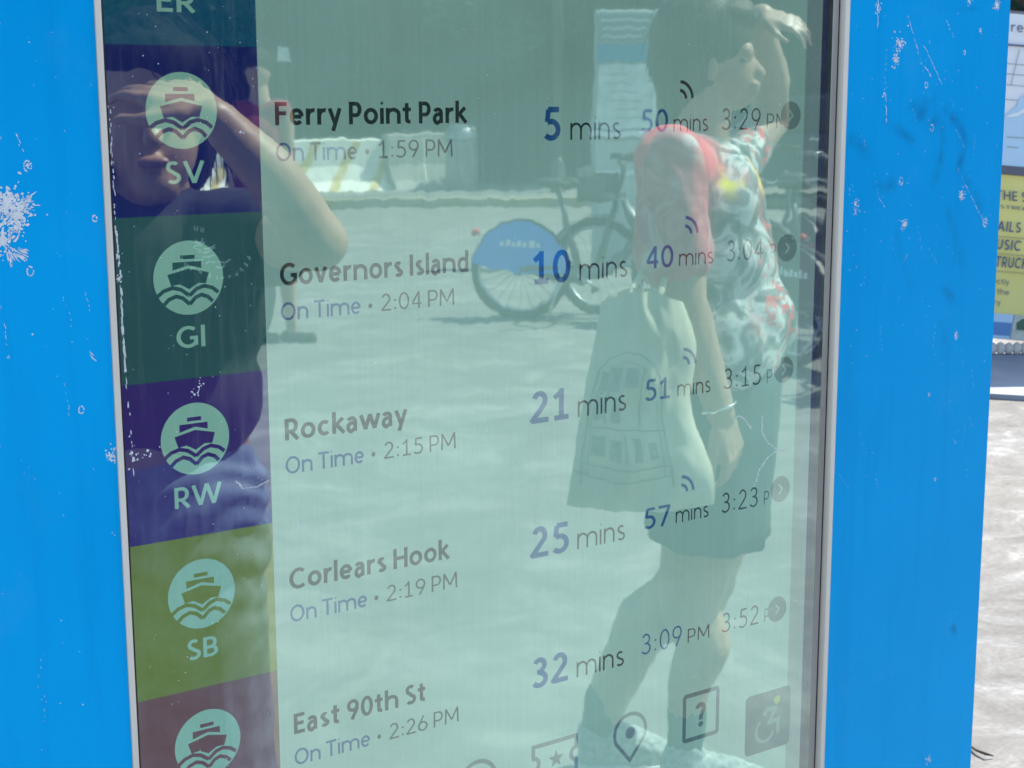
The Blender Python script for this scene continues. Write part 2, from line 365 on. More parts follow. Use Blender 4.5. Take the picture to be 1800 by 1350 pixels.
def text_geo(txt, w, gap=.17):
    out = []; x = 0
    for ch in txt:
        st, adv = glyph(ch, w)
        for k, q in enumerate(st):
            if q[-1] == 'fill': pts = [(p[0]+x, p[1]) for p in q[:-2]]; out.append((pts, [tuple(range(len(pts)))], k))
            else: vs, fs = ribbon([(p[0]+x, p[1]) for p in q], w); out.append((vs, fs, k))
        x += adv + (0 if ch == ' ' else gap)
    return out, x-gap
def lettering(name, txt, place, cap, width, w, mt, parent, x0=0, y0=0, gap=.17, lift=.00006):
    """place(x, y, lift) -> point; x, y in the surface's own units"""
    g, nat = text_geo(txt, w, gap); sx = width/nat; V, F = [], []
    for vs, fs, k in g:
        b = len(V); V += [place(x0+p[0]*sx, y0+p[1]*cap, k*lift) for p in vs]; F += [tuple(b+i for i in f) for f in fs]
    return mesh_obj(name, V, F, mt, parent)

# ================================================================== the kiosk
kx = 3.6*P
K = thing('ferry_kiosk', 'tall bright blue ferry timetable kiosk with scratched enamel and a large reflecting screen', 'kiosk', (kx, .12, 0))
KO = Vector((kx, .12, 0))
def kb(name, u0, u1, y0, y1, z0, z1, mt, bv=0, par=None):
    off = KO
    return boxo(name, u0*P-off.x, u1*P-off.x, y0-off.y, y1-off.y, z0, z1, mt, par or K, bv)
FY = -.009          # face of the blue panels
UL, UR = -2.15, 8.125
kb('cabinet', UL+.03, UR-.03, .02, .26, .06, 2.30, M['cabinet'], .004)
kb('plinth', UL+.3, UR-.3, .03, .25, 0, .06, M['gasket'])
def panel(name, u0, u1, z0, z1, smudge=None, step=.004):
    nu = max(2, int((u1-u0)*P/step)); nz = max(2, int((z1-z0)/step))
    V, F, A = [], [], []
    for j in range(nz+1):
        for i in range(nu+1):
            x = u0*P+(u1-u0)*P*i/nu; z = z0+(z1-z0)*j/nz
            V.append((x-KO.x, FY-KO.y, z)); A.append(smudge(x/P, (Z0-z)/P) if smudge else 0)
    for j in range(nz):
        for i in range(nu):
            a = j*(nu+1)+i; F.append((a, a+1, a+nu+2, a+nu+1))
    # folded-back edges
    b = len(V); x0, x1 = u0*P-KO.x, u1*P-KO.x
    c4 = [(x0, z0), (x1, z0), (x1, z1), (x0, z1)]; y0 = FY-KO.y
    for (x, z) in c4: V.append((x, y0, z)); V.append((x, y0+.028, z)); A += [0, 0]
    for k in range(4):
        p, q = b+2*k, b+2*((k+1) % 4); F.append((p, p+1, q+1, q))
    o = mesh_obj(name, V, F, M['enamel'], K)
    at = o.data.attributes.new('smudge', 'FLOAT', 'POINT'); at.data.foreach_set('value', A)
    return o
def segd(p, a, b):
    ab = (b[0]-a[0], b[1]-a[1]); t = max(0, min(1, ((p[0]-a[0])*ab[0]+(p[1]-a[1])*ab[1])/(ab[0]**2+ab[1]**2+1e-9)))
    return math.hypot(p[0]-a[0]-t*ab[0], p[1]-a[1]-t*ab[1])
SM = []   # smudge strokes on the right panel: points in (u, v), width, strength
for pts, wd, s in (([(6.54, .49), (6.66, .57), (6.83, .66)], .035, .65), ([(6.86, .42), (6.99, .45), (7.12, .51)], .06, .7), ([(7.2, .54), (7.25, .66), (7.22, .8), (7.14, 1.02)], .035, .6),
                   ([(7.26, .42), (7.44, .55), (7.53, .7), (7.44, .91)], .032, .75), ([(6.13, .65), (6.21, .69), (6.3, .75)], .045, .7), ([(6.47, 1.02), (6.61, 1.01)], .05, .5),
                   ([(7.54, .99), (7.7, 1.16), (7.78, 1.28)], .03, .45), ([(6.96, .35), (7.12, .31)], .03, .5), ([(7.12, -.4), (7.4, -.41), (7.65, -.43)], .012, .5), ([(7.34, 1.94), (7.45, 2.02)], .04, .55),
                   ([(7.67, 5.04), (7.7, 5.09)], .025, 1.0), ([(7.33, 1.26), (7.54, 1.71)], .03, .35), ([(7.32, 2.24), (7.4, 2.5)], .05, .25), ([(6.7, 1.4), (6.9, 1.9)], .03, .2)):
    SM.append((pts, wd, s))
def smudge(u, v):
    if v < -.8 or v > 5.6: return 0
    o = 0
    for pts, wd, s in SM:
        d = min(segd((u, v), pts[i], pts[i+1]) for i in range(len(pts)-1))
        if d < wd*2.5:
            nzv = .62+.9*noise.noise(Vector((u*9, v*9, 3)))+.5*noise.noise(Vector((u*40, v*25, 8)))
            o = max(o, .62*s*max(0, min(1, nzv))*math.exp(-(d/(wd*1.15))**2))
    return o
PL = panel('side_panel', UL, -.062, .05, 2.31, None, .02)
PR = panel('side_panel', 6.047, 8.02, .05, 2.31, smudge, .004)
ZT, ZB = Z0+4.3*P, Z0-6.3*P
kb('header_panel', -.060, 6.045, -.009, .02, ZT+.006, 2.31, M['enamel'], .001)
kb('footer_panel', -.060, 6.045, -.009, .02, .05, ZB-.006, M['enamel'], .001)
kb('trim', -.0600, -.022, -.0112, .012, ZB, ZT, M['trim'], .0007)
kb('trim', 5.997, 6.0455, -.0112, .012, ZB, ZT, M['trim'], .0009)
kb('trim', -.0600, 6.0455, -.0108, .012, ZT-.0002, ZT+.0055, M['trim'], .0007)
kb('trim', -.0600, 6.0455, -.0108, .012, ZB-.0055, ZB+.0002, M['trim'], .0007)
kb('gasket', -.022, .004, -.0056, .010, ZB, ZT, M['gasket'])
kb('gasket', 5.972, 5.997, -.0036, .010, ZB, ZT, M['gasket'])
kb('bezel', 5.912, 5.972, -.0052, .010, ZB, ZT, M['trim2'], .0006)

# the display
SZ = .0
def rect(name, u0, u1, v0, v1, lift, mt, parent):
    V = [S(u0, v1, -lift)-KO, S(u1, v1, -lift)-KO, S(u1, v0, -lift)-KO, S(u0, v0, -lift)-KO]
    return mesh_obj(name, V, [(0, 1, 2, 3)], mt, parent)
DISP = kb('display', -.03, 5.912, .0006, .011, ZB, ZT, M['off'])
rect('page_row', .977, 5.835, -4.2, 0, .0002, M['page2'], DISP)
for k in range(6): rect('page_row', .977, 5.835, k, k+1, .0002, M['page'] if k % 2 else M['page2'], DISP)
rect('page_row', .977, 5.835, 6, 6.25, .0002, M['page'], DISP)
bands = ((-4.2, -3, 'teal'), (-3, -2, 'brown'), (-2, -1, 'green'), (-1, 0, 'teal'), (0, 1, 'navy'), (1, 2, 'green'), (2, 3, 'purple'), (3, 4, 'olive'), (4, 5, 'brown'), (5, 6.25, 'navy'))
rect('page_margin', 5.665, 5.835, -4.2, 6.25, .0004, M['margin'], DISP)
for a, b, c in bands: rect('route_band', -.01, .977, a, b, .0004, M[c], DISP)
def place(lift0, u0, v0):
    return lambda x, y, l: S(u0+x, v0-y, -(lift0+l))-KO
def poly(name, pts, c, lift, mt, parent):
    return mesh_obj(name, [S(c[0]+x, c[1]-y, -lift)-KO for x, y in pts], [tuple(range(len(pts)))], mt, parent)
def strokes(name, lines, c, w, lift, mt, parent):
    V, F = [], []
    for i, ln in enumerate(lines):
        vs, fs = ribbon(ln, w); b = len(V); V += [S(c[0]+p[0], c[1]-p[1], -(lift+i*.00005))-KO for p in vs]; F += [tuple(b+j for j in f) for f in fs]
    return mesh_obj(name, V, F, mt, parent)
bandmat = ['navy', 'green', 'purple', 'olive', 'brown']
for k in range(5):
    c = (.473, k+.380)
    poly('ferry_badge', arc(0, 0, .2258, .2258, 0, 360, 64)[:-1], c, .0006, M['disc'], DISP)
    bmx = M[bandmat[k]]
    hull = [(-.137, .026), (-.07, .040), (0, .056), (.07, .040), (.131, .026), (.110, -.040), (.060, -.036), (0, -.070), (-.060, -.036), (-.115, -.044)]
    poly('ferry_hull', hull, c, .0008, bmx, DISP)
    poly('ferry_deck', [(-.102, .098), (-.102, .050), (0, .076), (.084, .054), (.084, .098)], c, .0008, bmx, DISP)
    poly('ferry_bridge', [(-.050, .138), (-.050, .114), (.043, .114), (.043, .138)], c, .0008, bmx, DISP)
    for (yy, xa, xb) in ((-.105, .205, .190), (-.158, .165, .150)):
        left = [(-xa, yy+.004), (-xa*.8, yy+.034), (-xa*.52, yy+.050), (-xa*.26, yy+.036), (0, yy-.004)]
        right = [(0, yy-.004), (xb*.26, yy+.036), (xb*.52, yy+.050), (xb*.8, yy+.034), (xb, yy+.004)]
        strokes('wave', [left, right], c, .024, .0008, bmx, DISP)
for txt, v, u0, u1 in (('ER', -.192, .345, .582), ('SV', .811, .353, .600), ('GI', 1.808, .378, .565), ('RW', 2.807, .320, .628), ('SB', 3.803, .358, .567)):
    lettering('route_code', txt, place(.0006, u0, v), .133, u1-u0, .155, M['disc'], DISP, gap=.12)
titles = (('Ferry Point Park', 2.497), ('Governors Island', 2.503), ('Rockaway', 1.997), ('Corlears Hook', 2.318), ('East 90th St', 2.112))
times = ('1:59 PM', '2:04 PM', '2:15 PM', '2:19 PM', '2:26 PM')
for k, (t, u1) in enumerate(titles):
    lettering('stop_name', t, place(.0004, 1.085, k+.473), .142, u1-1.085, .176, M['ink'], DISP, gap=.095)
    lettering('status_text', 'On Time', place(.0004, 1.083, k+.695), .114, .577, .140, M['blue'], DISP, gap=.10)
    lettering('status_dot', '\u2022', place(.0004, 1.712, k+.695), .11, .040, .12, M['grey'], DISP)
    lettering('departure_time', times[k], place(.0004, 1.812, k+.692), .114, .573, .105, M['grey'], DISP, gap=.11)
first = (('5', 3.137, 3.285, 3.369, 3.822), ('10', 3.040, 3.375, 3.453, 3.895), ('21', 3.024, 3.370, 3.444, 3.896), ('25', 3.022, 3.369, 3.443, 3.897), ('32', 3.026, 3.367, 3.442, 3.898))
for k, (t, a, b, c, d) in enumerate(first):
    lettering('wait_number', t, place(.0004, a, k+.602), .232, b-a, .165, M['blue'], DISP, gap=.11)
    lettering('wait_unit', 'mins', place(.0004, c, k+.600), .165, d-c, .100, M['ink'], DISP, gap=.14)
second = (('50', 4.010, 4.268, 4.319, 4.660), ('40', 4.073, 4.338, 4.394, 4.737), ('51', 4.077, 4.330, 4.397, 4.735), ('57', 4.080, 4.342, 4.400, 4.740))
for k, (t, a, b, c, d) in enumerate(second):
    lettering('wait_number', t, place(.0004, a, k+.556), .165, b-a, .135, M['blue'], DISP, gap=.11)
    lettering('wait_unit', 'mins', place(.0004, c, k+.555), .128, d-c, .10, M['ink'], DISP, gap=.14)
lettering('wait_number', '3:09', place(.0004, 4.072, 4.560), .165, .41, .085, M['blue'], DISP)
lettering('wait_unit', 'PM', place(.0004, 4.545, 4.560), .115, .228, .085, M['ink'], DISP)
third = (('3:29', 4.795, 5.197, 5.263), ('3:04', 4.875, 5.258, 5.340), ('3:15', 4.870, 5.270, 5.335), ('3:23', 4.875, 5.272, 5.337), ('3:52', 4.905, 5.314, 5.378))
for k, (t, a, b, c) in enumerate(third):
    lettering('wait_number', t, place(.0004, a, k+.551), .162, b-a, .09, M['grey'], DISP)
    if k == 0: lettering('wait_unit', 'PM', place(.0004, c, k+.540), .110, .215, .085, M['grey'], DISP)
    else: lettering('wait_unit', 'P', place(.0004, c, k+.550), .110, .055, .085, M['grey'], DISP)
    ac = (5.515, (.447, 1.480, 2.458, 3.446, 4.467)[k])
    poly('arrow_button', arc(0, 0, .108, .108, 0, 360, 40)[:-1], ac, .0008, M['arrow'], DISP)
    strokes('chevron', [[(-.018, .040), (.022, 0)], [(.022, 0), (-.018, -.040)]], ac, .016, .0010, M['page'], DISP)
for k in range(4):
    wc = (4.374+(0, .072, .073, .075)[k], k+.318)
    strokes('live_signal', [arc(0, 0, .062, .062, 88, 2, 8), arc(0, 0, .125, .125, 88, 2, 12)], wc, .024, .0006, M['blue'] if k else M['ink'], DISP)
# menu icons
strokes('clock_icon', [arc(0, 0, .158, .158, 0, 360, 40)], (2.545, 5.20), .032, .0006, M['icon'], DISP)
strokes('clock_hands', [[(0, .09), (0, -.01)], [(0, 0), (.06, -.05)]], (2.545, 5.20), .022, .0006, M['icon'], DISP)
tk = [(-.20, .14), (.20, .14), (.20, .055)] + arc(.20, 0, .05, .05, 90, 270, 8) + [(.20, -.055), (.20, -.14), (-.20, -.14), (-.20, -.055)] + arc(-.20, 0, .05, .05, -90, 90, 8) + [(-.20, .055), (-.20, .14)]
strokes('ticket_icon', [tk], (3.24, 5.20), .034, .0006, M['icon'], DISP)
star = [((.075 if i % 2 == 0 else .031)*math.cos(rad(90+36*i)), (.075 if i % 2 == 0 else .031)*math.sin(rad(90+36*i))) for i in range(10)]
poly('star', star, (3.25, 5.20), .0006, M['icon'], DISP)
pin = arc(0, 0, .155, .150, -28, 208, 28) + [(-.07, -.15), (0, -.232), (.07, -.15)]
strokes('map_pin_icon', [pin+[pin[0]]], (3.967, 5.165), .030, .0006, M['icon'], DISP)
poly('map_pin_dot', arc(0, 0, .048, .048, 0, 360, 20)[:-1], (3.967, 5.17), .0006, M['icon'], DISP)
def rrect(w, h, r): 
    o = []
    for cx, cy, a in ((w-r, h-r, 0), (-w+r, h-r, 90), (-w+r, -h+r, 180), (w-r, -h+r, 270)): o += arc(cx, cy, r, r, a, a+90, 6)
    return o
rr = rrect(.178, .188, .02); strokes('question_box_icon', [rr+[rr[0]]], (4.70, 5.195), .036, .0006, M['icon'], DISP)
lettering('question_mark', '?', place(.0006, 4.632, 5.290), .20, .125, .19, M['icon'], DISP)
poly('wheelchair_icon', rrect(.257, .262, .045), (5.447, 5.428), .0006, M['icon'], DISP)
ic = (5.447, 5.428)
poly('head_dot', arc(0, 0, .036, .036, 0, 360, 20)[:-1], (ic[0]+.098, ic[1]-.165), .0009, M['yellowdot'], DISP)
strokes('wheelchair_figure', [[(-.05, .06), (-.015, .105), (.10, .095)], [(.085, .105), (.015, -.015), (.115, -.01), (.115, -.13)]], ic, .042, .0009, M['lamp'], DISP)
strokes('wheelchair_wheel', [arc(-.035, -.075, .098, .098, 118, 345, 24)], ic, .028, .0009, M['lamp'], DISP)

# glass in front
gw = bmesh.new(); vs = box(gw, -.02*P-KO.x, 5.912*P-KO.x, -.0046-KO.y, -.0024-KO.y, ZB, ZT)
bmesh.ops.recalc_face_normals(gw, faces=gw.faces)
for f in gw.faces: f.material_index = 0 if f.normal.y < -.5 else 1
bm_obj('window_glass', gw, [M['glass'], M['clear']], K)

# paint chips, specks and scratches
rnd = random.Random(11)
def flakes(name, spots, y, mt, parent):
    V, F = [], []
    def flake(u, v, r, st=1, an=0, z=0):
        n = rnd.choice((4, 5, 6)); b = len(V); ca, sa = math.cos(an), math.sin(an)
        for i in range(n):
            a = 2*math.pi*i/n+rnd.uniform(-.4, .4); q = r*rnd.uniform(.5, 1.2); x, yy = q*math.cos(a)*st, q*math.sin(a)
            V.append(S(u+x*ca-yy*sa, v+x*sa+yy*ca, y-z)-KO)
        F.append(tuple(range(b, b+n)))
    for i, sp in enumerate(spots):
        kind, u, v, r = sp[:4]
        if kind == 'c':        # crust of flakes
            for k in range(int(sp[4])):
                a = rnd.uniform(0, 6.283); q = r*abs(rnd.gauss(0, .55)); flake(u+q*math.cos(a), v+q*math.sin(a)*1.15, rnd.uniform(.12, .34)*r**.5*.10+.0015, 1, 0, k*1e-7)
        elif kind == 'r':      # ring
            for k in range(14):
                a = 2*math.pi*k/14
                if rnd.random() < .8: flake(u+r*.7*math.cos(a), v+r*math.sin(a), .006, 1, 0, k*1e-7)
        elif kind == 'x':      # spray of fine scratches from a centre
            for k in range(int(sp[4])):
                a = rnd.uniform(*sp[5]); q = r*rnd.uniform(.3, 1.2); flake(u+q*math.cos(a), v+q*math.sin(a), .0035, rnd.uniform(2, 9), a, k*1e-7)
        elif kind == 'l':      # scratch line u,v -> u1,v1
            u1, v1, n, t = sp[3:7]; a = math.atan2(v1-v, u1-u)
            for k in range(n):
                q = k/n+rnd.uniform(0, 1/n)
                if rnd.random() < .75: flake(u+(u1-u)*q+rnd.gauss(0, .004), v+(v1-v)*q, t, rnd.uniform(2, 8), a, k*1e-7)
        elif kind == 's':
            flake(u, v, r, 1, 0)
    return tag(mesh_obj(name, V, F, mt, parent), kind='stuff')
LS = [('c', -.62, .88, .10, 240), ('c', -.56, .95, .08, 160), ('c', -.66, 1.08, .09, 160), ('c', -.52, .90, .05, 50), ('c', -.72, .96, .10, 200), ('x', -.64, 1.12, .12, 60, (.2, 1.5)), ('x', -.58, .9, .11, 26, (-.6, .5)), ('c', -.57, 1.02, .06, 60),
      ('r', -.49, .68, .030), ('c', -.49, .68, .022, 22), ('r', -.51, 1.27, .026), ('r', -.09, 2.41, .02), ('r', -.12, .99, .018), ('r', -.26, 2.1, .022), ('s', -.52, 1.63, .008),
      ('l', -.21, 1.76, -.14, 1.84, 9, .0035), ('l', -.68, 1.45, -.66, 1.8, 14, .0025), ('l', -.55, .5, -.5, .62, 8, .003), ('l', -.74, .2, -.62, .55, 12, .002), ('c', -.10, 2.40, .04, 46), ('c', -.075, 2.36, .02, 18), ('s', -.35, 3.9, .007), ('s', -.45, 3.35, .006)]
for k in range(70): LS.append(('s', rnd.uniform(-1, -.08), rnd.uniform(-.4, 4.6), rnd.choice((.0025, .003, .004))))
for k in range(10):
    u, v = rnd.uniform(-.95, -.1), rnd.uniform(-.4, 4.3); LS.append(('l', u, v, u+rnd.uniform(-.05, .08), v+rnd.uniform(.05, .25), 8, .0015))
flakes('paint_chips', LS, FY-.0003, M['chip'], K)
RS = [('c', 6.64, -.12, .085, 60), ('c', 6.61, .01, .055, 60), ('c', 6.37, -.38, .05, 30), ('l', 6.37, -.46, 6.38, -.25, 14, .004), ('c', 7.84, -.47, .045, 90), ('c', 7.48, -.48, .04, 20), ('r', 7.08, .56, .028), ('r', 6.99, .21, .024),
      ('c', 6.49, .28, .045, 12), ('r', 6.73, .99, .032), ('c', 6.72, 1.0, .03, 10), ('c', 7.5, 1.14, .048, 60), ('c', 6.19, 1.16, .045, 34), ('c', 6.20, 1.22, .03, 14), ('c', 6.79, 1.35, .045, 60), ('c', 7.83, 1.38, .042, 22), ('r', 7.83, 1.38, .04),
      ('r', 7.64, -.25, .018), ('c', 7.64, -.25, .012, 8), ('r', 7.45, -.06, .016), ('c', 7.51, 2.35, .03, 28), ('r', 7.52, 2.35, .03), ('r', 7.2, 2.84, .014), ('r', 7.33, 3.61, .012), ('c', 7.42, 6.25, .045, 26),
      ('l', 6.50, .30, 6.53, .52, 16, .003), ('l', 6.49, .25, 6.50, -.1, 12, .002), ('l', 6.72, -.36, 6.95, .10, 22, .003), ('l', 6.95, -.10, 7.18, .20, 22, .003), ('l', 7.20, -.32, 7.32, -.16, 14, .003), ('l', 6.95, .05, 7.05, .14, 10, .003),
      ('l', 7.55, 1.05, 7.85, 1.42, 22, .003), ('l', 7.44, .9, 7.54, 1.05, 8, .002), ('l', 6.12, 1.0, 6.13, 1.1, 6, .003), ('l', 6.45, 1.1, 6.55, 1.2, 10, .002)]
for k in range(150): RS.append(('s', rnd.uniform(6.1, 7.95), rnd.gauss(.6, 1.6), rnd.choice((.002, .003, .004, .005))))
for k in range(26):
    u, v = rnd.uniform(6.1, 7.9), rnd.uniform(-.5, 3.5); LS2 = ('l', u, v, u+rnd.uniform(-.03, .14), v+rnd.uniform(.05, .3), 7, .0016); RS.append(LS2)
flakes('paint_chips', RS, FY-.0003, M['chip'], K)
GS = [('c', .475, 2.085, .030, 14), ('s', .495, 2.05, .010), ('c', .50, 2.03, .02, 8), ('s', .83, .51, .011), ('s', .85, .515, .007), ('c', 1.167, 3.016, .014, 14), ('s', 4.99, 2.84, .006), ('l', .02, 1.05, .035, 1.9, 60, .006), ('l', .015, .35, .02, 1.0, 26, .004), ('c', .02, 1.35, .03, 30), ('l', .035, 1.9, .05, 2.6, 20, .004),
      ('c', .06, 2.45, .08, 14), ('c', .16, 2.42, .04, 9), ('s', 4.9, .4, .004), ('s', 4.93, .5, .004)]
for k in range(110): GS.append(('s', rnd.uniform(.02, 1.0), rnd.uniform(-.4, 5), rnd.choice((.0022, .003, .004))))
for k in range(90): GS.append(('s', rnd.uniform(1.0, 5.8), rnd.uniform(-.4, 5.4), rnd.choice((.0018, .0022, .003))))
for (pts) in ([(5.26, 2.80), (5.26, 2.93), (5.33, 3.03), (5.43, 3.10), (5.52, 3.12)], [(5.19, 3.37), (5.24, 3.24), (5.33, 3.15), (5.43, 3.11), (5.50, 3.12)], [(4.95, 2.80), (5.0, 2.77), (5.06, 2.80), (5.14, 2.89)], [(.72, 2.68), (.76, 2.73), (.86, 2.735), (.95, 2.70)]):
    for i in range(len(pts)-1): GS.append(('l', *pts[i], *pts[i+1], 22, .0030))
flakes('glass_specks', GS, -.0050, M['dust'], K)

# ================================================================== blobs for bodies and cloth
class Blob:
    def __init__(s): s.bm = bmesh.new()
    def ell(s, c, r, rot=None, seg=20):
        R = rot or Matrix(((SD.x, AW.x, 0), (SD.y, AW.y, 0), (0, 0, 1)))
        mm = Matrix.Translation(c) @ R.to_4x4() @ Matrix.Diagonal((*r, 1))
        bmesh.ops.create_uvsphere(s.bm, u_segments=seg, v_segments=seg//2+2, radius=1, matrix=mm); return s
    def cap(s, a, b, ra, rb=None, n=14):
        a, b = Vector(a), Vector(b); rb = ra if rb is None else rb; d = (b-a); ln = d.length
        if ln < 1e-6: return s.ell(a, (ra,)*3)
        q = d.to_track_quat('Z', 'Y').to_matrix(); rings = []
        prof = [(-ra*math.cos(rad(t)), ra*math.sin(rad(t))) for t in (20, 45, 70, 90)] + [(ln+rb*math.sin(rad(t)), rb*math.cos(rad(t))) for t in (0, 20, 45, 70)]
        for z, r in prof: rings.append([s.bm.verts.new(a + q @ Vector((r*math.cos(2*math.pi*k/n), r*math.sin(2*math.pi*k/n), z))) for k in range(n)])
        for A, B in zip(rings, rings[1:]):
            for k in range(n): s.bm.faces.new((A[k], A[(k+1) % n], B[(k+1) % n], B[k]))
        s.bm.faces.new(rings[0][::-1]); s.bm.faces.new(rings[-1]); return s
    def path(s, pts, rs, n=14):
        for i in range(len(pts)-1): s.cap(pts[i], pts[i+1], rs[i], rs[i+1], n)
        return s
    def done(s, name, mt, parent=None, voxel=.008, smooth=4, disp=None):
        me = bpy.data.meshes.new('blob'); s.bm.to_mesh(me); s.bm.free()
        o = bpy.data.objects.new('blob', me); COL.objects.link(o)
        r = o.modifiers.new('r', 'REMESH'); r.mode = 'VOXEL'; r.voxel_size = voxel
        if smooth:
            k = o.modifiers.new('s', 'SMOOTH'); k.factor = .5; k.iterations = smooth
        dg = bpy.context.evaluated_depsgraph_get(); ev = o.evaluated_get(dg); out = bpy.data.meshes.new_from_object(ev)
        COL.objects.unlink(o); bpy.data.objects.remove(o)
        if disp:
            nr = [v.normal.copy() for v in out.vertices]
            for v, n in zip(out.vertices, nr): v.co += n*disp(v.co)
        out.materials.clear(); out.materials.append(mt)
        out.polygons.foreach_set('use_smooth', [True]*len(out.polygons)); out.name = name
        o = link(bpy.data.objects.new(name, out))
        if parent:
            o.parent = parent; out.transform(parent.matrix_basis.inverted())
        return o
def hand(b, wrist, d, back, size=.18, curl=25, spread=12, side=1, thumb=40):
    """palm, four unequal bent fingers and a thumb leaving the side of the palm"""
    d = Vector(d).normalized(); back = Vector(back); back = (back-d*back.dot(d)).normalized(); ac = d.cross(back).normalized()*side
    pl_ = size*.50; kn = []
    for i, o in enumerate((-.36, -.12, .12, .34)):
        k = wrist + d*pl_*(1, 1.02, .98, .92)[i] + ac*o*size*.46; kn.append(k)
        b.cap(wrist + ac*o*size*.24 + d*.012, k, size*.085, size*.068, 10)
    b.cap(kn[0], kn[3], size*.062, size*.060, 10)
    for i, ln in enumerate((.40, .45, .42, .33)):
        a = rad((1.5-i)*-spread*.6); cur = (d*math.cos(a) + ac*math.sin(a)).normalized(); p = kn[i]
        for j, f in enumerate((.46, .31, .23)):
            an = rad(curl*(.6, 1, .8)[j]); cur = (cur*math.cos(an) - back*math.sin(an)).normalized(); q = p+cur*size*ln*f*1.08
            b.cap(p, q, size*(.054, .048, .043)[j], size*(.048, .043, .036)[j], 9); p = q
    t0 = wrist - ac*size*.16 + d*size*.12; td = (d*math.cos(rad(thumb)) - ac*math.sin(rad(thumb)) - back*.25).normalized()
    t1 = t0+td*size*.22; t2 = t1+(td+d*.35).normalized()*size*.17; t3 = t2+(td+d*.7).normalized()*size*.13
    b.path([t0, t1, t2, t3], [size*.082, size*.064, size*.052, size*.042], 9)
def skinmat(name, c, c2):
    m = noisy(name, c, c2, 9, .45, lo=.3, hi=.7); v_ = vec(m); f_ = noisen(m, v_, 45, 6, .7); bump(m, f_, .25, .003)
    old = bs(m).inputs['Base Color'].links[0].from_socket; L(m, mixc(m, ramp(m, f_, ((.35, (.0,)*3), (.7, (.5,)*3))), old, tuple(q*.62 for q in c)), bs(m).inputs['Base Color'])
    bs(m).inputs['Subsurface Weight'].default_value = .08; bs(m).inputs['Subsurface Radius'].default_value = (.02, .008, .004); return m
M['skin1'] = skinmat('skin', (.33, .20, .14), (.41, .26, .18)); M['skin2'] = skinmat('skin_tan', (.32, .18, .11), (.41, .24, .15))
def hairmat(name, a, b):
    m = noisy(name, a, b, 30, .45, scale=(6, 6, .6), bstr=.6, bdist=.004); return m
M['hair1'] = hairmat('brown_hair', (.022, .016, .013), (.075, .055, .042)); M['hair2'] = hairmat('dark_hair', (.006, .005, .005), (.016, .012, .010)); bs(M['hair2']).inputs['Specular IOR Level'].default_value = .08; bs(M['hair2']).inputs['Roughness'].default_value = .7; bs(M['hair1']).inputs['Specular IOR Level'].default_value = .15
M['eye'] = mat('eye_white', (.14, .11, .09), .8, 0, .05); M['iris'] = mat('iris', (.02, .012, .008), .1); M['lips'] = mat('lips', (.19, .09, .075), .4)
M['black_cloth'] = noisy('black_jersey', (.012, .012, .016), (.022, .022, .028), 12, .85)
M['navy_cloth'] = noisy('dark_teal_cotton', (.015, .035, .045), (.03, .055, .062), 14, .9)
M['denim'] = noisy('blue_denim', (.07, .10, .16), (.16, .20, .27), 22, .85, bstr=.3, bdist=.004, det=8)
M['sock'] = noisy('dark_sock', (.018, .04, .045), (.03, .06, .06), 60, .95)
M['shoe'] = noisy('grey_knit_shoe', (.17, .20, .21), (.40, .42, .41), 70, .8, bstr=.4, bdist=.003)
M['sole'] = mat('white_sole', (.75, .75, .72), .6)
M['canvas'] = noisy('cream_canvas', (.42, .39, .29), (.54, .51, .40), 6, .9, bstr=.25, bdist=.01)
M['print'] = noisy('grey_print', (.10, .14, .14), (.22, .26, .25), 50, .9)
M['silver'] = mat('silver_bracelet', (.9, .88, .82), .15, 1)
M['redshirt'] = noisy('dark_red_jersey', (.16, .012, .03), (.22, .02, .04), 10, .85)

def bodyroot(name, label, foot, **k): return thing(name, label, 'person', foot, **k)

# ------------------------------------------------------------------ the woman with the tote bag
h = 3.1
foot = G(1205, 1390); foot.z = 0
WM = bodyroot('person', 'woman in tie-dye shirt and dark shorts shading her eyes with one hand', foot)
b = Blob()
# head, turned to the side
b.ell(W(1232, 78, h), (.093, .072, .100)); b.ell(W(1262, 118, h), (.066, .058, .082)); b.cap(W(1262, 168, h), W(1298, 172, h), .036, .022)
b.cap(W(1314, 106, h), W(1329, 130, h), .010, .012); b.ell(W(1318, 150, h), (.014, .022, .010)); b.ell(W(1316, 160, h), (.013, .020, .009)); b.cap(W(1300, 92, h, -.03), W(1300, 92, h, .03), .022)
b.ell(W(1246, 124, h, -.068), (.013, .008, .024)); b.ell(W(1236, 122, h, .070), (.018, .010, .030))
b.cap(W(1232, 150, h), W(1222, 262, h), .056, .062)
b.cap(W(1180, 292, h, -.14), W(1262, 292, h, .14), .062, .055)
b.ell(W(1232, 360, h), (.105, .150, .13)); b.ell(W(1240, 470, h), (.105, .135, .15)); b.ell(W(1262, 590, h), (.115, .14, .13)); b.ell(W(1245, 690, h), (.120, .165, .13))
# near arm hanging down
NA = [W(1172, 300, h, -.17), W(1192, 420, h, -.20), W(1200, 520, h, -.215), W(1222, 610, h, -.22), W(1262, 728, h, -.225)]
b.path(NA, [.052, .046, .042, .041, .027])
hand(b, NA[-1], Vector(W(1292, 830, h, -.20))-NA[-1], SD*.8-AW*.6, .178, 38, 6, 1, 26)
# far arm raised to the forehead
FA = [W(1282, 285, h, .14), W(1345, 215, h, .30), W(1352, 150, h, .24), W(1335, 62, h, .13)]
b.path(FA, [.050, .043, .040, .028])
b.cap(W(1335, 62, h, .13), W(1334, 30, h, .08), .028, .028); hand(b, W(1330, 26, h, .06), SD*.80-UP*.22-AW*.2, UP*.8-AW*.65+SD*.2, .126, 27, 15, 1, 34)
